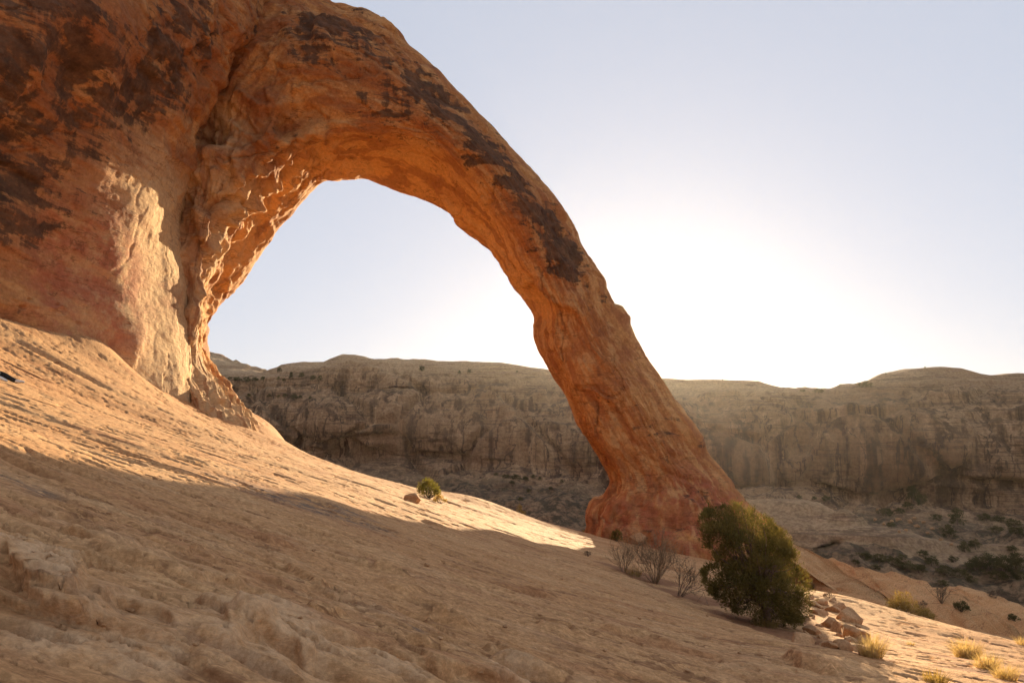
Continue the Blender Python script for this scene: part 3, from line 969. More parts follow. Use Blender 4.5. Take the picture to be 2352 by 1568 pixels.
def build_cliff():
    W = np.array
    cols = []
    rowsv = [1010, 800, 620, 480, 380, 250, 100, -60, -300]
    # distance of the face per row, for picture columns left of the crevice
    table = [  # (px, D) per column for each row;  columns C..H
        [(0, 800, 37), (140, 830, 40), (245, 860, 43.5), (330, 960, 46), (455, 1030, 51), (430, 1040, 62)],
        [(0, 725, 36), (140, 745, 39.5), (252, 768, 43), (345, 850, 46.5), (440, 905, 52.5), (425, 900, 62)],
        [(0, 620, 35.6), (130, 625, 39.3), (266, 630, 43), (352, 650, 47.6), (440, 680, 55), (420, 680, 63)],
        [(0, 480, 34.6), (130, 480, 38), (296, 490, 43), (372, 500, 47.3), (424, 520, 54), (430, 520, 63)],
        [(0, 380, 33.4), (130, 380, 36.5), (345, 395, 44), (400, 400, 47.6), (436, 410, 52.5), (460, 400, 63)],
        [(0, 250, 32), (135, 250, 34.6), (380, 250, 43), (445, 260, 47), (492, 265, 51.5), (520, 260, 63)],
        [(0, 100, 31.5), (140, 100, 33.4), (400, 100, 41.5), (490, 110, 46), (550, 110, 50), (600, 110, 62)],
        [(0, -60, 32), (150, -60, 34.5), (410, -60, 42), (520, -60, 46.5), (600, -60, 50.5), (670, -60, 63)],
        [(0, -330, 38), (150, -330, 41), (410, -330, 48), (540, -330, 52), (640, -330, 56), (740, -330, 66)]]
    G = []
    for i, r in enumerate(table):
        row = [P(*c) for c in r]
        c0 = row[0]
        far = [W([-62.0, -26.0, c0[2] + 6]), W([-44.0, -8.0, c0[2] + 3]), W([-36.0, 12.0, c0[2] + 1.6]), W([-30.5, 26.0, c0[2] + .6])]
        lean = (i - 2) * .5
        for q in far:
            q[0] += lean
        G.append(far + row + [row[-1] + W([-3.0, 12.0, 0]), row[-1] + W([-20, 30, 0.])])
    G = W(G)
    top1 = G[-1].copy(); top1[:, 0] -= 8; top1[:, 1] += 8; top1[:, 2] += 6
    top2 = top1.copy(); top2[:, 0] -= 40; top2[:, 1] += 30; top2[:, 2] += 4
    G = np.concatenate([G, [top1, top2]])
    nr, nc = 430, 430
    wr = np.array([.35, 1, 1, 1, 1, 1, 1, .8, .25, .15])
    tr = np.interp(np.linspace(0, 1, nr), np.concatenate([[0], np.cumsum(wr)]) / wr.sum(), np.arange(len(G)))
    wc = np.array([.12, .12, .15, .35, 1, 1.3, 1.1, 1.1, .5, .1, .08])
    tc = np.interp(np.linspace(0, 1, nc), np.concatenate([[0], np.cumsum(wc)]) / wc.sum(), np.arange(G.shape[1]))
    V = catmull(G, tr)
    V = catmull(V.transpose(1, 0, 2), tc).transpose(1, 0, 2)
    N = grid_normals(V)
    if N[nr // 2, nc // 2] @ W([0.4, -.9, 0]) < 0:
        N = -N
    d = rock_relief(V, N, 1.0, 800)
    # the big overhanging block with a black slot under it, upper left
    d *= 1 - .35 * sstep(46, 42, V[..., 1])
    d += .9 * blobs(V, [(60, 60, 32.5, 5.5, 1.3), (150, 120, 34, 4, 1.3)]) - 1.9 * blobs(V, [(130, 300, 35.5, 2.4, 2.0), (165, 180, 35, 1.6, 1.8)])
    eb, nb = V[..., 0] * .72 - V[..., 2] * .69, V[..., 0] * .69 + V[..., 2] * .72
    d += .12 * (ridged(eb * .09, V[..., 1] * .1, nb * .7, 3, 917) - 1.0)
    d += .4 * blobs(V, [(230, 420, 41, 4, 1.2)]) - .9 * blobs(V, [(310, 240, 40, 3.0, 1.4), (0, 330, 33, 2.2, 1.3), (-40, 300, 32, 2.2, 1.3)])
    lower = sstep(12, 7, V[..., 2])
    pits = cells2(V[..., 0] * .9 + V[..., 1] * .6, V[..., 2] * 1.2, 950, .35, .15, .5)
    d -= .22 * sstep(0, .5, pits) * lower
    patch = blobs(V, [(345, 520, 47, 5.5, 1.3), (330, 650, 47, 6, 1.4), (330, 780, 46.5, 6, 1.2), (400, 760, 50, 6, 1.5), (420, 600, 53, 5, 1.6)])
    d = d * (1 - .80 * patch)
    # straight crack down the pale slab
    V = V + N * d[..., None]
    me = raw_mesh('cliff_wall', V.reshape(-1, 3), grid_faces(nr, nc))
    va = .40 * blobs(V, [(60, 330, 34, 4.5, 1.2), (40, 230, 32.5, 3.2, 1.5), (180, 190, 34.5, 4.0, 1.6), (120, 60, 33, 3.0, 1.3), (240, 330, 38, 3.5, 2.0), (300, 420, 41, 4, 1.6),
                         (220, 440, 40, 4.5, 1.4), (90, 460, 37, 4, 1.0), (400, 170, 42, 3.0, 1.6), (330, 300, 41, 3.5, 2.0), (210, 540, 41, 2.5, 1.2), (420, 60, 43, 2.5, 1.6)])
    va = np.maximum(va, .14 * sstep(9, 16, V[..., 2]) * (1 - patch))
    va -= .6 * patch
    attr(me, 'varnish', va)
    attr(me, 'patina', sstep(4, 16, V[..., 2]) * (1 - patch))
    attr(me, 'pale', .75 * patch)
    attr(me, 'fresh_bounce', 0 * patch)
    x, y, z = V[..., 0], V[..., 1], V[..., 2]
    e, n = x * .72 - z * .69, x * .69 + z * .72
    attr(me, 'band', (1 - .6 * patch) * fbm(e * .10, y * .12, n * .75, 5, 915, .62))
    attr(me, 'red', .8 * blobs(V, [(200, 640, 41, 4.0, 1.6), (215, 740, 42, 3.2), (190, 560, 41, 3), (160, 700, 41, 3)]))
    return obj('cliff_wall', me, M_ARCH, kind='structure', label='tall varnish-streaked red cliff at the left that the arch grows out of')


build_cliff()


# ------------------------------------------------------------------ the natural arch
def build_arch():
    W = np.array
    st = [  # O outer edge, F face, C lower front edge, I inner (far) edge, each (px, py, D)
        [(1930, 1560, 58), (1660, 1560, 51), (1370, 1480, 54), (1300, 1420, 59)],
        [(1805, 1245, 58.5), (1600, 1285, 52.5), (1400, 1250, 55), (1347, 1222, 59)],
        [(1752, 1184, 59), (1580, 1215, 54.5), (1400, 1190, 56), (1354, 1172, 59.5)],
        [(1712, 1140, 59.5), (1570, 1150, 55.5), (1425, 1138, 56.5), (1386, 1135, 60)],
        [(1684, 1102, 60), (1560, 1115, 56), (1436, 1105, 57), (1400, 1104, 60.5)],
        [(1640, 1046, 60), (1530, 1060, 56), (1414, 1060, 57), (1378, 1062, 60.5)],
        [(1598, 984, 60), (1490, 1000, 56), (1372, 992, 57), (1340, 996, 60.5)],
        [(1556, 914, 60), (1450, 930, 56), (1330, 922, 57), (1300, 926, 60.5)],
        [(1522, 858, 60), (1410, 872, 56), (1298, 866, 57), (1264, 872, 60.5)],
        [(1480, 800, 60), (1375, 812, 56), (1270, 808, 57), (1236, 816, 60.7)],
        [(1450, 752, 60), (1350, 762, 55.8), (1262, 766, 56.8), (1223, 776, 61)],
        [(1416, 700, 59.8), (1325, 712, 55.6), (1258, 716, 56.5), (1220, 722, 61.2)],
        [(1390, 640, 59.6), (1300, 655, 55.4), (1236, 665, 56), (1180, 668, 61.5)],
        [(1350, 575, 59.4), (1270, 592, 55), (1208, 606, 55.6), (1152, 622, 61.8)],
        [(1310, 510, 59.2), (1238, 530, 54.6), (1180, 545, 55.2), (1120, 578, 62.2)],
        [(1262, 438, 59), (1190, 460, 54), (1140, 482, 54.8), (1085, 540, 62.8)],
        [(1200, 360, 58.6), (1135, 388, 53.4), (1092, 420, 54.2), (1035, 498, 63.2)],
        [(1132, 292, 58.2), (1075, 322, 52.8), (1040, 370, 53.6), (975, 462, 63.6)],
        [(1060, 220, 58), (1012, 262, 52.4), (988, 335, 53.2), (905, 437, 63.8)],
        [(962, 121, 57.8), (925, 200, 52), (912, 310, 53), (850, 412, 64)],
        [(862, 49, 57.6), (845, 150, 51.6), (850, 300, 52.8), (810, 407, 64)],
        [(765, 8, 57.4), (752, 110, 51.2), (775, 300, 52.6), (775, 409, 64)],
        [(655, -60, 57.4), (665, 90, 51), (705, 312, 52.6), (735, 425, 65)],
        [(520, -60, 55), (590, 170, 51.2), (630, 355, 52.6), (692, 468, 66.5)],
        [(430, 130, 55), (532, 270, 51.4), (572, 400, 52.8), (650, 520, 68)],
        [(380, 320, 54.6), (488, 385, 52), (525, 478, 53.2), (604, 578, 69)],
        [(370, 450, 55), (464, 490, 52.2), (492, 550, 54.0), (562, 640, 69)],
        [(365, 560, 55.6), (452, 585, 53), (472, 625, 55.0), (522, 690, 68.5)],
        [(365, 670, 56), (446, 675, 53.4), (462, 695, 55.8), (484, 735, 67.5)],
        [(365, 785, 55.6), (440, 785, 52.9), (456, 785, 55.8), (469, 782, 66)],
        [(370, 880, 54.4), (440, 868, 51.7), (472, 850, 56), (486, 830, 64)],
        [(380, 950, 52), (462, 938, 50.2), (518, 930, 54), (545, 905, 60.5)],
        [(420, 1000, 55), (505, 985, 48.8), (580, 1000, 51.5), (604, 992, 56)],
        [(430, 1080, 53), (520, 1080, 46.8), (615, 1090, 50), (645, 1075, 56)]]
    G = []
    for (O, F, C, I) in st:
        o, f, c, i = (P(*q) for q in (O, F, C, I))
        lerp = lambda a, b, t: tuple(a[k] + (b[k] - a[k]) * t for k in range(3))
        u_ = lerp(C, I, .5)
        u = P(u_[0], u_[1], u_[2])
        # hidden back: behind the picture outline, a little inside it
        b1 = lerp(I, O, .22)
        b1 = P(b1[0], b1[1], I[2] + 2.2)
        b2 = lerp(I, O, .62)
        b2 = P(b2[0], b2[1], max(I[2], O[2]) + 3.0)
        of_ = lerp(O, F, .45)
        of = P(of_[0], of_[1], of_[2] - .9 if O[0] > 600 else F[2] + .5)
        G.append([o, of, f, c, u, i, b1, b2])
    G = W(G)
    ns, nt = 700, 330
    L = np.linalg.norm(np.diff(G[:, 3], axis=0), axis=1) + np.linalg.norm(np.diff(G[:, 0], axis=0), axis=1)
    ts = np.interp(np.linspace(0, 1, ns), np.concatenate([[0], np.cumsum(L)]) / L.sum(), np.arange(len(G)))
    wt = np.array([.9, 1, 1.2, .8, .8, .35, .35, .35])
    tt = np.interp(np.linspace(0, 1, nt, endpoint=False), np.concatenate([[0], np.cumsum(wt)]) / wt.sum(), np.arange(9))
    V = catmull(G, ts)
    V = catmull_closed(V.transpose(1, 0, 2), tt).transpose(1, 0, 2)
    N = grid_normals(V, True)
    cen = V.mean(1, keepdims=True)
    if ((V - cen) * N).sum() < 0:
        N = -N
        flip = True
    else:
        flip = False
    S = np.broadcast_to(ts[:, None], V.shape[:2])
    T = np.broadcast_to(tt[None, :], V.shape[:2])
    d = rock_relief(V, N, .95, 860, (.35, .2))
    d += .10 * np.exp(-((T - 2.0) / 1.3) ** 4) * (ridged(S * .5, T * 4.0, .15 * V[..., 2], 3, 883) - 1.0)
    # the silhouette edges carry less of the coarse relief, so the outline stays that of the photo
    edge = np.exp(-(np.minimum(T, 8 - T) / .35) ** 2) + np.exp(-((T - 5) / .35) ** 2)
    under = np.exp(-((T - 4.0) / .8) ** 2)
    # long bedding flutes along the underside
    flow = ridged(S * .9, T * 5.0, 0 * S, 3, 880)
    d += .16 * under * (flow - 1.0)
    x, y, z = V[..., 0], V[..., 1], V[..., 2]
    rough = blobs(V, [(560, 480, 54, 6, 1.3), (620, 400, 53.5, 6, 1.2), (520, 560, 55, 5, 1.4), (670, 370, 53, 5), (580, 560, 57, 5, 1.3), (500, 420, 53, 4, 1.5)])
    f1, f2 = worley3(x * .45, y * .45, z * .38, 890)
    d += rough * (.6 * facets(x * .30, y * .30, z * .26, 893, 18, 2.6) + .25 * facets(x * .72, y * .72, z * .6, 894, 16, 2.6) + .3 * (f1 - .5) + .2 * fbm(x * .8, y * .8, z * .9, 3, 895))
    foot = sstep(6, 2, S)
    d += foot * .25 * ridged(x * .35 - z * .3, y * .35, z * .12, 3, 897)
    low = sstep(29.5, 31, S) * sstep(-1, 2, z)
    d += low * (.45 * (worley3(x * .8, y * .8, z * .8, 898)[0] - .5) + .25 * facets(x * .7, y * .7, z * .9, 899, 16, 1))
    d = d * (1 - .55 * np.clip(edge, 0, 1)) - .10
    # the knob on the outer edge
    k = P(1430, 722, 59.8)
    d += .45 * sstep(1.3, .5, np.sqrt(((V - k) ** 2).sum(-1)))
    V = V + N * d[..., None]
    face = np.exp(-((T - 1.4) / .95) ** 2)
    va = .28 * face * sstep(9, 13, S) * sstep(23.5, 21, S) + .22 * blobs(V, [(740, 95, 52, 3.4), (1000, 205, 53, 3.2), (880, 260, 52.5, 3.0), (1090, 350, 54, 3.4), (1180, 470, 54.5, 3.2), (1290, 570, 55.5, 3.5), (1260, 520, 55, 3), (660, 330, 52.5, 2)])
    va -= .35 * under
    va += .15 * face * sstep(9, 6, S)
    patina = .9 * face * sstep(10, 16, S) + .7 * sstep(21, 23, S) * sstep(10, 16, V[..., 2])
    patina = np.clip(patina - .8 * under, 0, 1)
    band = fbm(S * .55, T * 4.2, .3 * z, 5, 905, .6)
    fresh_bounce = np.exp(-((T - 4.1) / 1.0) ** 4) * sstep(8, 12, S)  # underside mask: fresh rock, with ground bounce light put into its colour
    pale = .75 * blobs(V, [(520, 320, 52.5, 2.6, 1.6), (505, 420, 53.5, 3.0, 1.8), (470, 560, 55, 3.0, 2.0), (460, 700, 56, 3.5, 2.0), (440, 850, 54, 5), (500, 940, 53, 4)])
    red = .8 * blobs(V, [(1560, 1230, 54.5, 6), (1620, 1180, 55, 5), (1450, 1220, 56, 4)])
    F = grid_faces(ns, nt, True)
    if flip:
        F = F[:, ::-1]
    # orientation test against the outward normals
    me_full = raw_mesh('arch_full', V.reshape(-1, 3), F)
    nrm = np.empty(len(me_full.vertices) * 3, np.float32)
    me_full.vertices.foreach_get('normal', nrm)
    nrm = nrm.reshape(-1, 3)
    if (nrm * N.reshape(-1, 3)).sum() < 0:
        F = F[:, ::-1]
        nrm = -nrm
    bpy.data.meshes.remove(me_full)
    root = obj('rock_arch', None, label='huge orange sandstone arch curving from the cliff down to the right', cat='rock arch')
    root.location = (0, 0, 0)
    Fi = F.reshape(ns - 1, nt, 4)
    cuts = [('leg', 0, 13.0), ('span', 13.0, 24.0), ('pier', 24.0, 99)]
    for name, a, b in cuts:
        rows = [i for i in range(ns - 1) if a <= ts[i] < b]
        i0, i1 = rows[0], rows[-1] + 1
        vs = slice(i0 * nt, (i1 + 1) * nt)
        me = raw_mesh(name, V.reshape(-1, 3)[vs], Fi[i0:i1].reshape(-1, 4) - i0 * nt)
        me.normals_split_custom_set_from_vertices(nrm[vs].tolist())
        attr(me, 'varnish', va.reshape(-1)[vs])
        attr(me, 'patina', patina.reshape(-1)[vs])
        attr(me, 'band', band.reshape(-1)[vs])
        attr(me, 'fresh_bounce', fresh_bounce.reshape(-1)[vs])
        attr(me, 'pale', pale.reshape(-1)[vs])
        attr(me, 'red', red.reshape(-1)[vs])
        obj(name, me, M_ARCH, root)
    return root


build_arch()

# ------------------------------------------------------------------ where a picture ray meets what is built so far
bpy.context.view_layer.update()
_dg = bpy.context.evaluated_depsgraph_get()


def hit(px, py):
    d = Vector(P(px, py, 1.0)).normalized()
    ok, loc, nrm, idx, ob, mtx = scene.ray_cast(_dg, Vector((0, 0, 0)), d)
    return (np.array(loc), ob.name) if ok else (P(px, py, 60), None)


def down(x, y, z=60):
    ok, loc, nrm, idx, ob, mtx = scene.ray_cast(_dg, Vector((x, y, z)), Vector((0, 0, -1)))
    return np.array(loc) if ok else np.array([x, y, 0.])


# ------------------------------------------------------------------ materials of the small things
def mat_leaf(name, c1, c2, trans=0.45, scale=3.0):
    k = NT(name)
    n = k.noise(scale, 4, 0.6)
    c = k.mix(k.smooth(n, 0.35, 0.65), c1, c2)
    n2 = k.noise(scale * 9, 2, 0.6)
    c = k.mix(0.6, c, k.mix(n2, (0.55, 0.55, 0.5), (1.35, 1.3, 1.2)), 'MULTIPLY')
    d = k.n('ShaderNodeBsdfDiffuse')
    t = k.n('ShaderNodeBsdfTranslucent')
    k.link(c, d.inputs[0])
    warm = k.mix(1.0, c, (1.35, 1.2, 0.75), 'MULTIPLY')
    k.link(warm, t.inputs[0])
    m = k.n('ShaderNodeMixShader')
    m.inputs[0].default_value = trans
    k.link(d.outputs[0], m.inputs[1])
    k.link(t.outputs[0], m.inputs[2])
    k.link(m.outputs[0], k.out.inputs[0])
    return k.m


def mat_plain(name, c1, c2, rough=0.85, scale=8.0, bump=0.3, dist=0.02):
    k = NT(name)
    n = k.noise(scale, 7, 0.65)
    c = k.mix(k.smooth(n, 0.35, 0.65), c1, c2)
    k.principled(c, rough, k.bump(n, bump, dist), 0.2)
    return k.m


M_JUN = mat_leaf('juniper_foliage', (0.092, 0.084, 0.028), (0.175, 0.142, 0.048), 0.42, 2.2)
M_GREEN = mat_leaf('shrub_foliage', (0.11, 0.115, 0.028), (0.19, 0.165, 0.045), 0.45, 3.0)
M_YELLOW = mat_leaf('dry_shrub_foliage', (0.24, 0.17, 0.06), (0.34, 0.25, 0.10), 0.5, 4.0)
M_GRASS = mat_leaf('dry_grass', (0.40, 0.30, 0.15), (0.56, 0.44, 0.25), 0.5, 5.0)
M_FAR = mat_leaf('far_foliage', (0.062, 0.060, 0.026), (0.105, 0.088, 0.040), 0.25, 0.6)
M_BARK = mat_plain('bark', (0.10, 0.062, 0.042), (0.19, 0.12, 0.08), 0.9, 14)
M_TWIG = mat_plain('twig', (0.085, 0.055, 0.036), (0.16, 0.105, 0.066), 0.9, 9)
M_TWIG2 = mat_plain('pale_twig', (0.20, 0.13, 0.075), (0.33, 0.22, 0.12), 0.9, 9)


def mat_stone():
    k = NT('loose_stone')
    oi = k.n('ShaderNodeObjectInfo')
    c = k.mix(k.smooth(k.noise(2.2, 7, 0.65), 0.35, 0.65), (0.40, 0.225, 0.11), (0.53, 0.325, 0.17))
    c = k.mix(0.8, c, k.mix(k.smooth(k.noise(16, 8, 0.7), 0.3, 0.7), (0.62, 0.56, 0.52), (1.2, 1.18, 1.16)), 'MULTIPLY')
    c = k.mix(0.5, c, k.mix(oi.outputs['Random'], (0.75, 0.70, 0.66), (1.15, 1.12, 1.1)), 'MULTIPLY')
    nrm = k.bump(k.noise(9, 10, 0.68), 0.6, 0.05)
    k.principled(c, 0.92, nrm, 0.15)
    return k.m


M_STONE = mat_stone()


# ------------------------------------------------------------------ geometry of plants
def unit(v):
    return v / (np.linalg.norm(v, axis=-1, keepdims=True) + 1e-9)


def blades(base, dr, ln, wd, r):
    """thin diamond leaves: arrays of base points, directions, lengths, widths"""
    n = len(base)
    dr = unit(dr)
    side = unit(np.cross(dr, unit(r.normal(size=(n, 3)))))
    ln, wd = np.broadcast_to(ln, n)[:, None], np.broadcast_to(wd, n)[:, None]
    v = np.stack([base, base + dr * ln * .45 + side * wd, base + dr * ln, base + dr * ln * .45 - side * wd], 1)
    f = np.arange(n * 4).reshape(n, 4)
    return v.reshape(-1, 3), f


def bent_blades(base, dr, ln, wd, droop, r):
    n = len(base)
    dr = unit(dr)
    side = unit(np.cross(dr, np.array([0, 0, 1.0])) + 1e-3)
    side = unit(side + .5 * r.normal(size=(n, 3)))
    ln, wd = np.broadcast_to(ln, n)[:, None], np.broadcast_to(wd, n)[:, None]
    hd = dr * [1, 1, 0]
    p1 = base + dr * ln * .5
    p2 = p1 + unit(dr + hd * droop - np.array([0, 0, .35]) * droop) * ln * .5
    v = np.stack([base + side * wd, base - side * wd, p1 - side * wd * .8, p1 + side * wd * .8, p2, p2 + side * wd * .1], 1).reshape(-1, 3)
    i = np.arange(n)[:, None] * 6
    f = np.concatenate([i + [0, 1, 2, 3], i + [3, 2, 4, 5]])
    return v, f


def tubes(segs, sides=4):
    """segs: list of (p0, p1, r0, r1)"""
    if not len(segs):
        return np.zeros((0, 3)), np.zeros((0, 4), int)
    p0 = np.array([s[0] for s in segs], float)
    p1 = np.array([s[1] for s in segs], float)
    r0 = np.array([s[2] for s in segs])[:, None, None]
    r1 = np.array([s[3] for s in segs])[:, None, None]
    d = unit(p1 - p0)
    a = unit(np.cross(d, np.where(np.abs(d[:, 2:]) > .9, [[1., 0, 0]], [[0, 0, 1.]])))
    b = np.cross(d, a)
    th = np.arange(sides) * 2 * np.pi / sides
    ring = a[:, None] * np.cos(th)[None, :, None] + b[:, None] * np.sin(th)[None, :, None]
    v = np.concatenate([p0[:, None] + ring * r0, p1[:, None] + ring * r1], 1).reshape(-1, 3)
    i = np.arange(len(segs))[:, None, None] * 2 * sides
    j = np.arange(sides)[None, :, None]
    j2 = (j + 1) % sides
    f = np.concatenate([i + j, i + j2, i + sides + j2, i + sides + j], -1).reshape(-1, 4)
    return v, f


def limb(p0, p1, r0, r1, r, n=6, wob=.06, sag=0.0):
    pts = [np.array(p0) + (np.array(p1) - p0) * t for t in np.linspace(0, 1, n + 1)]
    L = np.linalg.norm(np.array(p1) - p0)
    off = np.zeros(3)
    for i in range(1, n + 1):
        off = off + r.normal(size=3) * wob * L / n
        pts[i] = pts[i] + off + np.array([0, 0, sag * L * math.sin(math.pi * i / n)])
    rad = np.linspace(r0, r1, n + 1)
    return [(pts[i], pts[i + 1], rad[i], rad[i + 1]) for i in range(n)]


def join(parts):
    V, F, n = [], [], 0
    for v, f in parts:
        V.append(v)
        F.append(f + n)
        n += len(v)
    return np.concatenate(V), np.concatenate(F)


def plume(center, axis, size, n, r, spread=.9):
    """foliage sprays of one clump, leaning along its axis"""
    off = r.normal(size=(n, 3)) * size * .42
    b = center + off
    d = unit(off) * .7 + axis * 1.0 + r.normal(size=(n, 3)) * spread * .45
    return b, d


def make_juniper():
    base = P(1765, 1432, 20.0)
    base[2] = down(base[0], base[1])[2] - .03
    poly = np.array([(1612, 1192), (1622, 1178), (1650, 1170), (1690, 1164), (1725, 1172), (1768, 1200), (1800, 1238), (1830, 1284), (1848, 1335), (1856, 1385), (1842, 1420), (1800, 1432), (1745, 1428),
                     (1700, 1405), (1668, 1385), (1640, 1362), (1622, 1335), (1616, 1312), (1640, 1300), (1662, 1290), (1640, 1268), (1620, 1240)], float)
    r = np.random.default_rng(21)
    k = .01262                                    # metres per picture pixel at the juniper
    cl = []
    while len(cl) < 280:
        q = r.uniform([1610, 1160], [1860, 1436], (400, 2))
        dd = inside_dist(q[:, 0], q[:, 1], poly)
        for (x, y), e in zip(q, dd):
            if e > 3:
                half = min(math.sqrt(e * 150) * k * .95, 1.25)
                t = r.uniform(-1, 1)
                t = math.copysign(abs(t) ** .45, t)
                cl.append((x, y, 20.0 + t * half, e))
            if len(cl) >= 280:
                break
    parts, limbs = [], []
    trunk_top = P(1730, 1300, 20.0)
    mid = P(1752, 1390, 20.0)
    limbs += limb(base - [0, 0, .15], mid, .13, .10, r, 4, .1) + limb(mid, trunk_top, .10, .05, r, 6, .12)
    heart = P(1735, 1350, 20.0)
    for i, (x, y, D, e) in enumerate(cl):
        c = P(x, y, D)
        ax = unit(unit(c - heart) * .75 + np.array([-.12, 0, .75]))
        n = int(r.integers(46, 74))
        b, d = plume(c, ax, r.uniform(.16, .27), n, r)
        # each spray = several scale-leaf strands
        for s in range(3):
            jit = r.normal(size=b.shape) * .022
            parts.append(blades(b + jit, d + r.normal(size=d.shape) * .35, r.uniform(.055, .12, n), r.uniform(.007, .013, n), r))
        if i % 3 == 0:
            s0 = mid + (trunk_top - mid) * r.uniform(0, 1)
            limbs += limb(s0, c, .032, .008, r, 6, .16)
    # ragged low branch on the left and sprigs that break the outline
    for i in range(90):
        j = r.integers(len(poly))
        a = poly[j] + (poly[(j + 1) % len(poly)] - poly[j]) * r.uniform()
        c = P(a[0] + r.normal() * 3, a[1] + r.normal() * 3, 20.0 + r.normal() * .5)
        ax = unit(unit(c - heart) + np.array([0, 0, .6]))
        n = 26
        b, d = plume(c, ax, .09, n, r, .6)
        for s in range(3):
            parts.append(blades(b + r.normal(size=b.shape) * .015, d + r.normal(size=d.shape) * .3, r.uniform(.05, .11, n), r.uniform(.006, .011, n), r))
    root = obj('juniper_tree', None, label='big dense olive-green juniper standing in front of the arch foot', cat='tree')
    root.location = base
    v, f = join(parts)
    obj('crown', raw_mesh('crown', v - base, f, False), M_JUN, root)
    v, f = tubes(limbs, 6)
    obj('trunk', raw_mesh('trunk', v - base, f), M_BARK, root)
    return root


def bush(name, base, w, h, mat, label, cat='shrub', group=None, seed=1, n=26, leaf=(.06, .12), lw=.014, dens=34, stemmat=None, upright=.7, pts=None):
    """rounded leafy bush w wide, h high"""
    r = np.random.default_rng(seed)
    parts, st = [], []
    for i in range(n):
        a = r.uniform(0, 2 * np.pi)
        rad = math.sqrt(r.uniform()) * .42
        hz = r.uniform(.25, .92) * (1 - .55 * (rad / .42) ** 2)
        c = np.array([math.cos(a) * rad * w, math.sin(a) * rad * w, hz * h])
        ax = unit(np.array([c[0] / w * 1.2, c[1] / w * 1.2, upright]))
        b, d = plume(c, ax, .16 * min(w, h) + .02, dens, r)
        parts.append(blades(b, d, r.uniform(*leaf, dens), r.uniform(.6, 1.2, dens) * lw, r))
        st += limb(np.array([0, 0, -.05]), c, .012 * h + .006, .004, r, 4, .2)
    root = obj(name, None, label=label, cat=cat, group=group)
    root.location = base
    v, f = join(parts)
    v[:, 2] = np.maximum(v[:, 2], -.02)
    obj('foliage', raw_mesh('foliage', v, f, False), mat, root)
    v, f = tubes(st, 4)
    obj('stem', raw_mesh('stem', v, f), stemmat or M_TWIG, root)
    return root


def bare_shrub(base, h, spread, nst, label, seed, lean=(0, 0), mat=None, rad=.013, name='bare_shrub', leafy=None):
    r = np.random.default_rng(seed)
    segs = []
    tips = []

    def grow(p, d, L, rd, lev):
        n = 4
        q = p
        for i in range(n):
            d2 = unit(d + r.normal(size=3) * .16 + np.array([0, 0, .05]))
            q2 = q + d2 * L / n
            segs.append((q, q2, rd * (1 - .16 * i), rd * (1 - .16 * (i + 1))))
            if lev < 3 and i > 0:
                for _ in range(r.integers(1, 3)):
                    grow(q2, unit(d2 + r.normal(size=3) * .55), L * r.uniform(.4, .62), rd * .6, lev + 1)
            q, d = q2, d2
        tips.append((q, d))
    for i in range(nst):
        a = r.uniform(0, 2 * np.pi)
        t = r.uniform(.1, 1) * spread
        d = unit(np.array([math.cos(a) * t + lean[0], math.sin(a) * t + lean[1], 1.0]))
        grow(np.array([math.cos(a), math.sin(a), 0]) * .06 - [0, 0, .04], d, h * r.uniform(.55, .85), rad, 1)
    root = obj(name, None, label=label, cat='shrub')
    root.location = base
    v, f = tubes(segs, 3)
    obj('twig', raw_mesh('twig', v, f), mat or M_TWIG, root)
    if leafy is not None:
        b = np.array([t[0] for t in tips])
        d = np.array([t[1] for t in tips])
        v, f = blades(np.repeat(b, 3, 0) + r.normal(size=(len(b) * 3, 3)) * .03, np.repeat(d, 3, 0) + r.normal(size=(len(b) * 3, 3)) * .6, .05, .008, r)
        obj('foliage', raw_mesh('foliage', v, f, False), leafy, root)
    return root


def grass(base, h, w, n, label, seed, mat=None, group='dry grass tufts on the sunlit rock'):
    r = np.random.default_rng(seed)
    a = r.uniform(0, 2 * np.pi, n)
    rad = np.sqrt(r.uniform(size=n)) * w * .5
    b = np.stack([np.cos(a) * rad, np.sin(a) * rad * .6, np.full(n, -.02)], -1)
    d = np.stack([np.cos(a) * .55 * rad / (w * .5) + r.normal(size=n) * .16, np.sin(a) * .4 * rad / (w * .5) + r.normal(size=n) * .16, np.ones(n)], -1)
    v, f = bent_blades(b, d, h * r.uniform(.45, 1.05, n), .0035 + .002 * r.uniform(size=n), r.uniform(.1, 1.1, (n, 1)), r)
    o = obj('grass_tuft', raw_mesh('grass_tuft', v, f, False), mat or M_GRASS, label=label, cat='grass', group=group)
    o.location = base
    return o


def rock_mesh(seed, flat=1.0, n=4):
    r = np.random.default_rng(seed)
    bm = bmesh.new()
    bmesh.ops.create_icosphere(bm, subdivisions=n, radius=1)
    v = np.array([p.co for p in bm.verts])
    # broken faces: clip the ball by random planes
    for i in range(int(r.integers(8, 13))):
        nn = unit(r.normal(size=3))
        dd = r.uniform(.42, .78)
        s = v @ nn
        v = v - np.clip(s - dd, 0, None)[:, None] * nn * .985
    v = v * (1 + .05 * fbm(v[:, 0] * 2, v[:, 1] * 2, v[:, 2] * 2, 3, seed % 97))[:, None]
    v = v + .018 * fbm(v[:, 0] * 7, v[:, 1] * 7, v[:, 2] * 7, 2, seed % 89)[:, None] * v
    v = v * [1, 1, flat]
    f = np.array([[q.index for q in p.verts] for p in bm.faces])
    bm.free()
    return raw_mesh('rock', v, f)


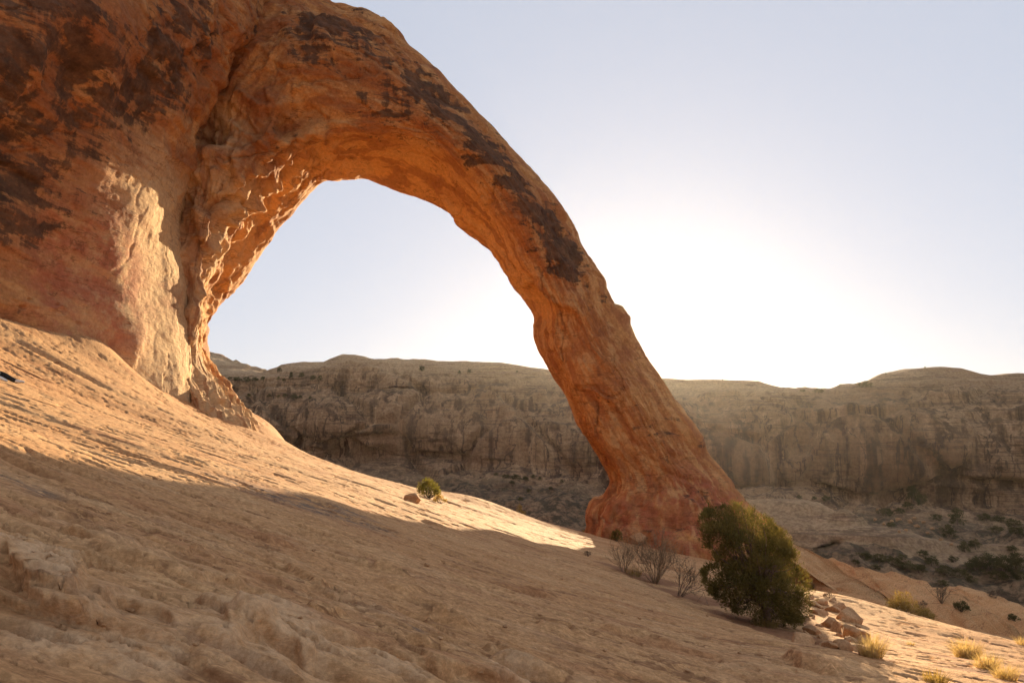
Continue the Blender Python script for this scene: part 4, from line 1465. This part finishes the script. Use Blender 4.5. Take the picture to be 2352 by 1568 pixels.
def rock(name, base, sx, sy, sz, seed, label, group=None, rot=None, sink=.3, mat=None):
    r = np.random.default_rng(seed)
    o = obj(name, rock_mesh(seed), mat or M_STONE, label=label, cat='rock', group=group)
    o.scale = (sx, sy, sz)
    o.rotation_euler = rot or (r.uniform(-.25, .25), r.uniform(-.25, .25), r.uniform(0, 6.28))
    o.location = (base[0], base[1], base[2] + sz * (1 - 2 * sink) * .8)
    return o


make_juniper()


def at(px, py, D=None):
    p = hit(px, py)[0] if D is None else P(px, py, D)
    if D is not None:
        p = down(p[0], p[1], p[2] + 2.5)
    return p


# bare shrubs left of the juniper
bare_shrub(at(1432, 1312), 1.0, .6, 16, 'smaller sparse bare shrub with thin upright grey twigs, leftmost beside the juniper', 31, (-.05, 0), M_TWIG2, .011)
bare_shrub(at(1505, 1338), 1.55, .8, 30, 'taller dense bare brown shrub between the small shrub and the juniper', 32, (.02, 0), M_TWIG2, .013, leafy=M_TWIG2)
bare_shrub(at(1560, 1368), 1.0, .8, 14, 'low dark bare shrub leaning right under the taller bare shrub', 33, (.75, 0), M_TWIG, .010)
grass(at(1458, 1322), .42, .5, 160, 'short yellow grass clump between the two upright bare shrubs', 34, M_YELLOW)
bush('shrub', at(1350, 1277), .34, .22, M_TWIG, 'tiny dark dead tuft on bare rock left of the bare shrubs', seed=35, n=10, dens=16, leaf=(.05, .1), lw=.01)
# at the arch foot
bush('young_juniper', at(1416, 1242), .95, 1.0, M_JUN, 'small dark conical juniper at the left end of the arch foot', 'tree', seed=36, n=20, dens=40, leaf=(.08, .16), lw=.02, upright=1.6)
rock('boulder', at(1468, 1250), .88, .7, .72, 41, 'rounded tan boulder resting at the arch foot', rot=(.1, .1, .4), sink=.22)
rock('boulder', at(1806, 1248, 57.5), .55, .5, .5, 42, 'small orange boulder at the right tip of the arch foot', sink=.25)
# on the sunlit crest
b = at(983, 1143)
bush('shrub', b, 1.45, 1.35, M_GREEN, 'round bright green bush alone on the sunlit slope', seed=51, n=34, dens=60, leaf=(.07, .14), lw=.028)
bush('shrub', at(1012, 1156), .9, .5, M_YELLOW, 'low yellowish scrub at the foot of the round green bush', seed=52, n=16, dens=30, leaf=(.06, .12), lw=.02, upright=.5)
rock('boulder', at(945, 1152), .62, .5, .34, 43, 'flat pinkish stone left of the round green bush', sink=.4)
p = P(1196, 1184, 59.0)
bush('shrub', down(p[0], p[1], p[2] + 2.5), 1.0, 1.55, M_YELLOW, 'small golden bush peeking over the crest between bush and arch', seed=53, n=22, dens=44, leaf=(.08, .16), lw=.022, upright=1.6)
p = P(1345, 1222, 60.5)
bush('shrub', down(p[0], p[1], p[2] + 2.5), .7, .55, M_YELLOW, 'wisp of yellow scrub touching the left tip of the arch foot', seed=54, n=10, dens=26, leaf=(.07, .14), lw=.018, upright=1.2)
# right of the juniper
bush('shrub', at(1868, 1352), .55, .46, M_TWIG2, 'round dry brown clump just right of the juniper', seed=55, n=18, dens=40, leaf=(.04, .09), lw=.009, upright=.4)
bush('shrub', at(1905, 1372), .5, .26, M_TWIG2, 'low dry brown clump beyond the rubble', seed=56, n=12, dens=30, leaf=(.04, .09), lw=.009, upright=.4)
grass(at(1815, 1430), .36, .9, 420, 'dry grass fringe under the right side of the juniper', 57, M_TWIG2)
grass(at(1758, 1437), .30, .7, 300, 'orange dry grass at the foot of the juniper', 58, M_YELLOW)
grass(at(2004, 1508), .48, .34, 420, 'blond grass tuft at the lower end of the rubble', 59)
grass(at(2222, 1512), .60, .55, 760, 'largest blond grass tuft near the right edge', 60)
grass(at(2268, 1535), .42, .45, 420, 'blond grass tuft just below the largest tuft', 61)
grass(at(2312, 1560), .40, .42, 360, 'blond grass tuft nearest the lower right corner', 62)
grass(at(2346, 1480), .40, .3, 160, 'small blond grass tuft cut by the right edge', 63)
grass(at(2148, 1566), .24, .36, 260, 'orange-brown grass tuft at the bottom edge', 64, M_YELLOW)
grass(at(2092, 1480), .14, .2, 90, 'tiny grass wisp in a groove of the sunlit bench', 65)
# behind the bench and on the long ridge
p = P(2075, 1412, 40.5)
bush('shrub', down(p[0], p[1], p[2] + 2.5), 1.7, 1.5, M_YELLOW, 'spiky yellow-green bush rising behind the sunlit bench', seed=66, n=40, dens=46, leaf=(.10, .22), lw=.022, upright=1.8)
p = P(2125, 1424, 40.5)
bush('shrub', down(p[0], p[1], p[2] + 2.5), 1.1, .8, M_YELLOW, 'lower yellow-green bush right of the spiky one', seed=67, n=22, dens=40, leaf=(.09, .18), lw=.02, upright=1.2)
bare_shrub(at(2163, 1384), 1.7, .7, 10, 'bare grey-brown shrub on the crest of the long ridge', 68, (0, 0), M_TWIG, .03, leafy=M_FAR)
bush('shrub', at(2208, 1404), 1.4, 1.1, M_FAR, 'small heart-shaped dark green shrub on the long ridge', seed=69, n=22, dens=40, leaf=(.10, .2), lw=.04)
bush('shrub', at(2120, 1398), 1.5, .8, M_TWIG, 'low dark scrub patch left of the ridge shrubs', seed=70, n=14, dens=26, leaf=(.1, .2), lw=.02)
bush('shrub', at(2288, 1372), 2.0, 1.2, M_TWIG, 'dark scrub on the rounded red hump at the right edge', seed=71, n=16, dens=30, leaf=(.12, .25), lw=.04)
bush('shrub', at(2330, 1425), 1.4, 1.0, M_FAR, 'dark scrub in the hollow below the rounded red hump', seed=72, n=16, dens=30, leaf=(.12, .25), lw=.04)

# ------------------------------------------------------------------ rubble below the juniper
rub = [(1945, 1412, 40, 26, 'largest loose block in the rubble, with a dark undercut'), (1958, 1452, 46, 30, 'wide block at the lower right of the rubble'), (1905, 1428, 30, 22, 'chunky block left of the largest loose block'),
       (1926, 1440, 26, 24, 'upright block below the largest loose block'), (1884, 1404, 30, 14, 'flat block near the top of the rubble'), (1932, 1392, 24, 14, 'small block above the largest loose block'),
       (1912, 1398, 24, 12, 'flat stone beside the small block above the largest'), (1872, 1384, 22, 10, 'thin slab close to the juniper'), (1905, 1478, 30, 16, 'low block at the bottom of the rubble'),
       (1935, 1482, 26, 18, 'block between the bottom stones and the blond tuft'), (1965, 1486, 28, 18, 'brown block just left of the blond tuft'), (1870, 1448, 34, 14, 'broad slab at the left of the rubble'),
       (1845, 1468, 40, 16, 'broad slab under the juniper roots'), (1980, 1468, 20, 14, 'small block above the blond tuft'), (1890, 1460, 24, 12, 'low stone in the middle of the lower rubble')]
for i, (px, py, w, h, lab) in enumerate(rub):
    p = at(px, py + h * .5)
    s = p[1] * .000638
    rock('rubble_block', p, w * s * .85, w * s * .75, h * s * 1.05, 900 + i, lab, 'loose rubble blocks by the juniper', sink=.40)
r_ = np.random.default_rng(77)
poly_r = np.array([(1852, 1372), (1900, 1372), (1945, 1398), (1975, 1440), (2000, 1488), (1985, 1505), (1930, 1495), (1880, 1478), (1840, 1462), (1850, 1420)], float)
n_ = 0
while n_ < 46:
    q = r_.uniform([1840, 1370], [2000, 1505])
    if inside_dist(q[:1], q[1:], poly_r)[0] > 0:
        p = at(*q)
        s = p[1] * .000638 * r_.uniform(5, 13)
        rock('rubble_stone', p, s * r_.uniform(.9, 1.5), s, s * r_.uniform(.5, .9), 960 + n_ % 12, 'small loose stone lying among the rubble blocks right of the juniper', 'small stones in the rubble', sink=.3)
        n_ += 1
peb = [(520, 1330), (690, 1420), (1010, 1468), (1240, 1412), (300, 1402), (860, 1392), (1390, 1495), (1105, 1545), (1625, 1415), (1470, 1420), (450, 1480), (250, 1180), (720, 1265), (1290, 1330), (980, 1300), (1700, 1500), (1580, 1540), (1160, 1440)]
for i, (px, py) in enumerate(peb):
    p = at(px, py)
    s = p[1] * .000638 * r_.uniform(4, 9)
    rock('stone', p, s * 1.3, s, s * .7, 980 + i % 6, 'small loose stone lying alone on the shaded foreground rock', 'scattered stones on the foreground rock', sink=.2)


# ------------------------------------------------------------------ far trees and scrub on the canyon wall and in the canyon
def far_tree_mesh(seed, conic=False, n=30, dens=46):
    r = np.random.default_rng(seed)
    parts = []
    for i in range(n):
        a = r.uniform(0, 6.28)
        z = r.uniform(.12, .95)
        rad = (.42 * (1 - z) + .06 if conic else .46 * math.sqrt(max(0, 1 - ((z - .45) / .55) ** 2))) * math.sqrt(r.uniform())
        c = np.array([math.cos(a) * rad, math.sin(a) * rad, z])
        b, d = plume(c, unit(np.array([c[0], c[1], .4])), .13, dens, r)
        parts.append(blades(b, d, r.uniform(.05, .11, dens), r.uniform(.014, .026, dens), r))
    v, f = join(parts)
    v[:, 2] = np.maximum(v[:, 2], 0)
    me = raw_mesh('crown', v, f, False)
    me.materials.append(M_FAR)
    return me


FAR = [far_tree_mesh(200 + i, c) for i, c in enumerate((0, 0, 0, 1))]
TR = raw_mesh('trunk', *tubes(limb((0, 0, -.1), (.02, 0, .5), .05, .02, np.random.default_rng(5), 4, .1), 5))
TR.materials.append(M_BARK)


def far_tree(px, py, hpx, label, group, kind=0, wide=1.0, tree=True):
    p = hit(px, py)[0]
    h = hpx * p[1] / FPX
    root = obj('juniper_tree' if tree else 'scrub_bush', None, label=label, cat='tree' if tree else 'bush', group=group)
    root.location = p - np.array([0, 0, .05 * h])
    root.scale = (h * wide, h * wide, h)
    root.rotation_euler = (0, 0, (px * 1.7) % 6.28)
    obj('crown', FAR[kind], None, root)
    obj('trunk', TR, None, root)


gt = 'junipers on the far canyon rim'
for px, py, h, k in [(642, 854, 12, 0), (668, 872, 18, 3), (692, 868, 14, 0), (718, 874, 14, 0), (735, 876, 14, 1), (640, 872, 8, 1), (652, 876, 8, 2), (968, 852, 14, 0), (1055, 858, 8, 1), (1078, 858, 11, 2), (1188, 856, 6, 0)]:
    far_tree(px, py, h, 'small dark juniper on the rounded far rim seen through the arch', gt, k, 1.0 if k != 3 else .8)
for px, py, h, w in [(545, 876, 12, 1.6), (565, 878, 13, 1.8), (585, 876, 11, 1.6), (605, 874, 10, 1.4), (528, 872, 8, 1.4), (618, 912, 9, 1.2), (640, 914, 8, 1.2), (572, 912, 9, 1.2), (656, 912, 9, 1.5), (676, 916, 11, 1.7), (690, 914, 8, 1.2), (712, 916, 7, 1.2)]:
    far_tree(px, py, h, 'low dark scrub on the ledges of the far wall beside the left pier', 'scrub on the far left ledges', int(px) % 3, w, False)
for px, py, h, w in [(1880, 903, 12, 2.0), (1845, 900, 7, 1.8), (1990, 890, 16, 1.6), (1975, 888, 10, 1.6), (2125, 846, 5, 1.0), (2035, 860, 5, .9), (1660, 874, 5, .8)]:
    far_tree(px, py, h, 'small bush on the skyline of the canyon wall right of the arch', 'bushes on the right skyline', int(px) % 3, w, False)
far_tree(2098, 1152, 44, 'tall dark juniper against the foot of the right canyon wall', None, 3, .85)
far_tree(2116, 1160, 30, 'shorter juniper leaning on the tall dark juniper at the right wall foot', None, 0, .9)
gc = 'dark bushes on the canyon floor at the right'
rr_ = np.random.default_rng(303)
spots = [(2000, 1140, 20, 1.5), (1965, 1136, 14, 1.0), (2035, 1185, 20, 2.0), (2065, 1180, 16, 1.6), (2048, 1212, 16, 1.4), (1898, 1150, 14, 1.6), (1870, 1148, 10, 1.4), (1835, 1145, 10, 1.4), (2085, 1168, 18, 1.5),
         (2200, 1205, 34, 1.1), (2180, 1232, 30, 1.3), (2240, 1260, 24, 1.2), (2215, 1266, 26, 1.2), (2265, 1195, 18, 2.0), (2300, 1200, 18, 2.2), (2330, 1210, 22, 1.8), (2340, 1230, 26, 1.5), (2150, 1195, 18, 1.6),
         (2290, 1225, 20, 1.8), (2200, 1180, 16, 1.6), (1985, 1285, 20, 2.2), (2020, 1290, 20, 2.0), (2050, 1300, 26, 1.6), (2085, 1310, 24, 1.8), (2110, 1315, 22, 1.8), (2140, 1300, 26, 1.4), (2170, 1320, 24, 1.8), (2205, 1325, 24, 1.6),
         (2240, 1310, 28, 1.8), (2270, 1305, 36, 1.8), (2305, 1310, 40, 1.8), (2335, 1305, 38, 1.6), (2290, 1330, 24, 2.0), (2230, 1338, 18, 1.8), (2165, 1345, 16, 1.8), (2345, 1330, 24, 1.8), (2010, 1308, 14, 1.8), (1965, 1295, 12, 1.6),
         (2120, 1278, 18, 1.4), (2072, 1285, 16, 1.4), (2325, 1268, 18, 1.5), (2190, 1290, 16, 1.5)]
for px, py, h, w in spots:
    if py < 1175:
        lab, grp = 'dark bush at the very foot of the right canyon wall', 'bushes at the right wall foot'
    elif py < 1280:
        lab, grp = ('dark bush among the pale boulders midway down to the canyon floor', 'bushes among the boulders') if px < 2170 else ('dark bush on the shaded slope right of the boulders', 'bushes on the slope right of the boulders')
    elif h >= 30:
        lab, grp = 'big dark bush massed at the canyon bottom near the right edge', 'big bushes at the canyon bottom'
    elif px < 2130:
        lab, grp = 'dark bush at the canyon bottom just above the long ridge', 'bushes above the long ridge'
    else:
        lab, grp = 'smaller dark bush at the canyon bottom beside the big massed bushes', 'small bushes at the canyon bottom'
    far_tree(px, py, h * .9, lab, grp, int(px + py) % 3, w, False)
for px, py, h, w in [(1160, 1098, 10, 2), (1185, 1102, 14, 1.8), (1205, 1105, 12, 1.6), (1225, 1098, 9, 1.2), (1240, 1102, 8, 1.2), (1175, 1112, 9, 1.5), (1290, 1108, 8, 1.2), (1215, 1130, 8, 1.4), (1140, 1092, 7, 1.6), (1195, 1150, 9, 1.5), (1265, 1125, 8, 1.4)]:
    far_tree(px, py, h, 'dim scrub bush on the slope seen through the arch left of its leg', 'scrub through the arch opening', int(px) % 3, w, False)
# fallen blocks on the canyon floor
for i, (px, py, w) in enumerate([(2062, 1195, 14), (2090, 1200, 12), (2105, 1210, 12), (2080, 1218, 10), (2048, 1200, 10), (2120, 1200, 10), (2030, 1205, 9), (2140, 1215, 9), (2100, 1190, 9), (2010, 1195, 9), (2160, 1240, 9), (2065, 1222, 8), (2130, 1225, 8), (2185, 1250, 8), (2015, 1172, 8)]):
    p = hit(px, py)[0]
    s = w * p[1] / FPX * .55
    rock('boulder', p, s * 1.2, s, s * .85, 990 + i % 5, 'pale fallen boulder on the canyon floor below the right wall', 'fallen boulders in the canyon', sink=.25)


# ------------------------------------------------------------------ person stretched out on the rock at the left edge (only a leg reaches into the picture)
def make_person():
    D = 19.3
    a = P(44, 884, D)
    b = P(-60, 852, D)
    ax = unit(b - a)                                   # from the foot towards the hip
    g = lambda s, side=0.0, up=0.0: a + ax * s + np.array([0, 1.0, 0]) * side + np.array([0, 0, 1.0]) * up
    bas = down(*(g(.9)[:2]))
    root = obj('person', None, label='person in black trousers stretched out on the rock, cut by the left edge', cat='person')
    root.location = bas
    lift = 0.0
    for s in (.0, .3, .6, .9):
        q = g(s)
        lift = max(lift, down(q[0], q[1])[2] - q[2])
    up0 = lift + .05
    J = {'ank': (g(.10, .0, up0 + .02), .055), 'knee': (g(.52, .02, up0 + .10), .075), 'hip': (g(.96, .05, up0 + .06), .10), 'ank2': (g(.47, -.18, up0 + .02), .055), 'knee2': (g(.68, -.16, up0 + .36), .075), 'hip2': (g(.98, -.13, up0 + .06), .10),
         'pel': (g(1.0, -.04, up0 + .07), .14), 'bel': (g(1.2, -.04, up0 + .11), .135), 'chest': (g(1.42, -.04, up0 + .17), .15), 'neck': (g(1.62, -.04, up0 + .24), .06), 'head': (g(1.76, -.04, up0 + .27), .095), 'head2': (g(1.86, -.04, up0 + .27), .07),
         'sh': (g(1.52, .16, up0 + .17), .06), 'elb': (g(1.60, .30, up0 + .0), .042), 'wr': (g(1.42, .40, up0 - .03), .03), 'sh2': (g(1.52, -.24, up0 + .17), .06), 'elb2': (g(1.60, -.38, up0 + .02), .042), 'wr2': (g(1.42, -.46, up0 - .01), .03)}

    def skin(name, chain, mat, radii=None):
        me = bpy.data.meshes.new(name)
        names = []
        for c in chain:
            for q in c:
                if q not in names:
                    names.append(q)
        me.from_pydata([tuple(J[q][0] - bas) for q in names], [(names.index(c[i]), names.index(c[i + 1])) for c in chain for i in range(len(c) - 1)], [])
        o = obj(name, me, mat, root)
        sk = o.modifiers.new('skin', 'SKIN')
        for i, q in enumerate(names):
            rr = J[q][1] * (radii or 1)
            me.skin_vertices[0].data[i].radius = (rr, rr)
        me.skin_vertices[0].data[0].use_root = True
        o.modifiers.new('sub', 'SUBSURF').levels = 2
        o.modifiers['sub'].render_levels = 2
        for p_ in me.polygons:
            p_.use_smooth = True
        return o
    m_black = mat_plain('black_cloth', (0.012, 0.013, 0.014), (0.03, 0.03, 0.03), .9, 30)
    m_red = mat_plain('red_cloth', (0.20, 0.03, 0.025), (0.30, 0.05, 0.04), .9, 30)
    m_skin = mat_plain('skin', (0.45, 0.25, 0.17), (0.52, 0.30, 0.21), .6, 20, .05)
    m_pale = mat_plain('pale_shoe', (0.62, 0.58, 0.50), (0.74, 0.70, 0.63), .8, 30)
    m_sole = mat_plain('black_sole', (0.015, 0.013, 0.013), (0.03, 0.025, 0.025), .8, 30)
    skin('body', [('pel', 'bel', 'chest', 'neck', 'head', 'head2'), ('chest', 'sh', 'elb', 'wr'), ('chest', 'sh2', 'elb2', 'wr2'), ('pel', 'hip'), ('pel', 'hip2')], m_skin)
    J['t0'] = (J['pel'][0], .145)
    J['s0'] = (J['pel'][0] + ax * .05, .15)
    skin('trousers', [('t0', 'hip', 'knee', 'ank'), ('t0', 'hip2', 'knee2', 'ank2')], m_black, 1.12)
    skin('shirt', [('s0', 'bel', 'chest'), ('chest', 'sh', 'elb'), ('chest', 'sh2', 'elb2')], m_red, 1.10)
    # shoes: pale upper on a black sole
    for q, tilt, mid in (('ank', .35, m_pale), ('ank2', .1, m_pale)):
        c = J[q][0] - bas
        par = root
        for nm, m, rad, off in (('shoe', mid, (.055, .062, .05, .038), .0), ('sole', m_sole, (.048, .05, .05, .04), -.045)):
            me = bpy.data.meshes.new(nm)
            dirv = -ax * .28 + np.array([0, 0, tilt * .28 * (1 if q == 'ank' else 0)])
            heel = c + ax * .03 + np.array([0, 0, off])
            pts = [heel, heel + dirv * .3, heel + dirv * .7, heel + dirv]
            pts = [p_ + (np.array([0, 0, -.015 * i]) if off == 0 else 0) for i, p_ in enumerate(pts)]
            me.from_pydata([tuple(p_) for p_ in pts], [(0, 1), (1, 2), (2, 3)], [])
            o = obj(nm, me, m, par)
            par = o
            o.modifiers.new('skin', 'SKIN')
            for i in range(4):
                me.skin_vertices[0].data[i].radius = (rad[i], rad[i] * (.35 if off else .9))
            me.skin_vertices[0].data[0].use_root = True
            o.modifiers.new('sub', 'SUBSURF').levels = 2


make_person()


# ------------------------------------------------------------------ the air: thin dusty haze
def build_haze():
    bm = bmesh.new()
    bmesh.ops.create_cube(bm, size=1.0)
    me = bpy.data.meshes.new('haze')
    bm.to_mesh(me)
    bm.free()
    m = bpy.data.materials.new('haze')
    m.use_nodes = True
    t = m.node_tree
    t.nodes.clear()
    o = t.nodes.new('ShaderNodeOutputMaterial')
    v = t.nodes.new('ShaderNodeVolumePrincipled')
    v.inputs['Color'].default_value = (0.96, 0.90, 0.80, 1)
    v.inputs['Density'].default_value = 0.00005
    v.inputs['Anisotropy'].default_value = 0.75
    t.links.new(v.outputs[0], o.inputs['Volume'])
    h = obj('haze', me, m, kind='stuff', label='thin warm haze filling the canyon air')
    h.scale = (6400, 6400, 130)
    h.location = (0, 0, 17)
    return h


build_haze()
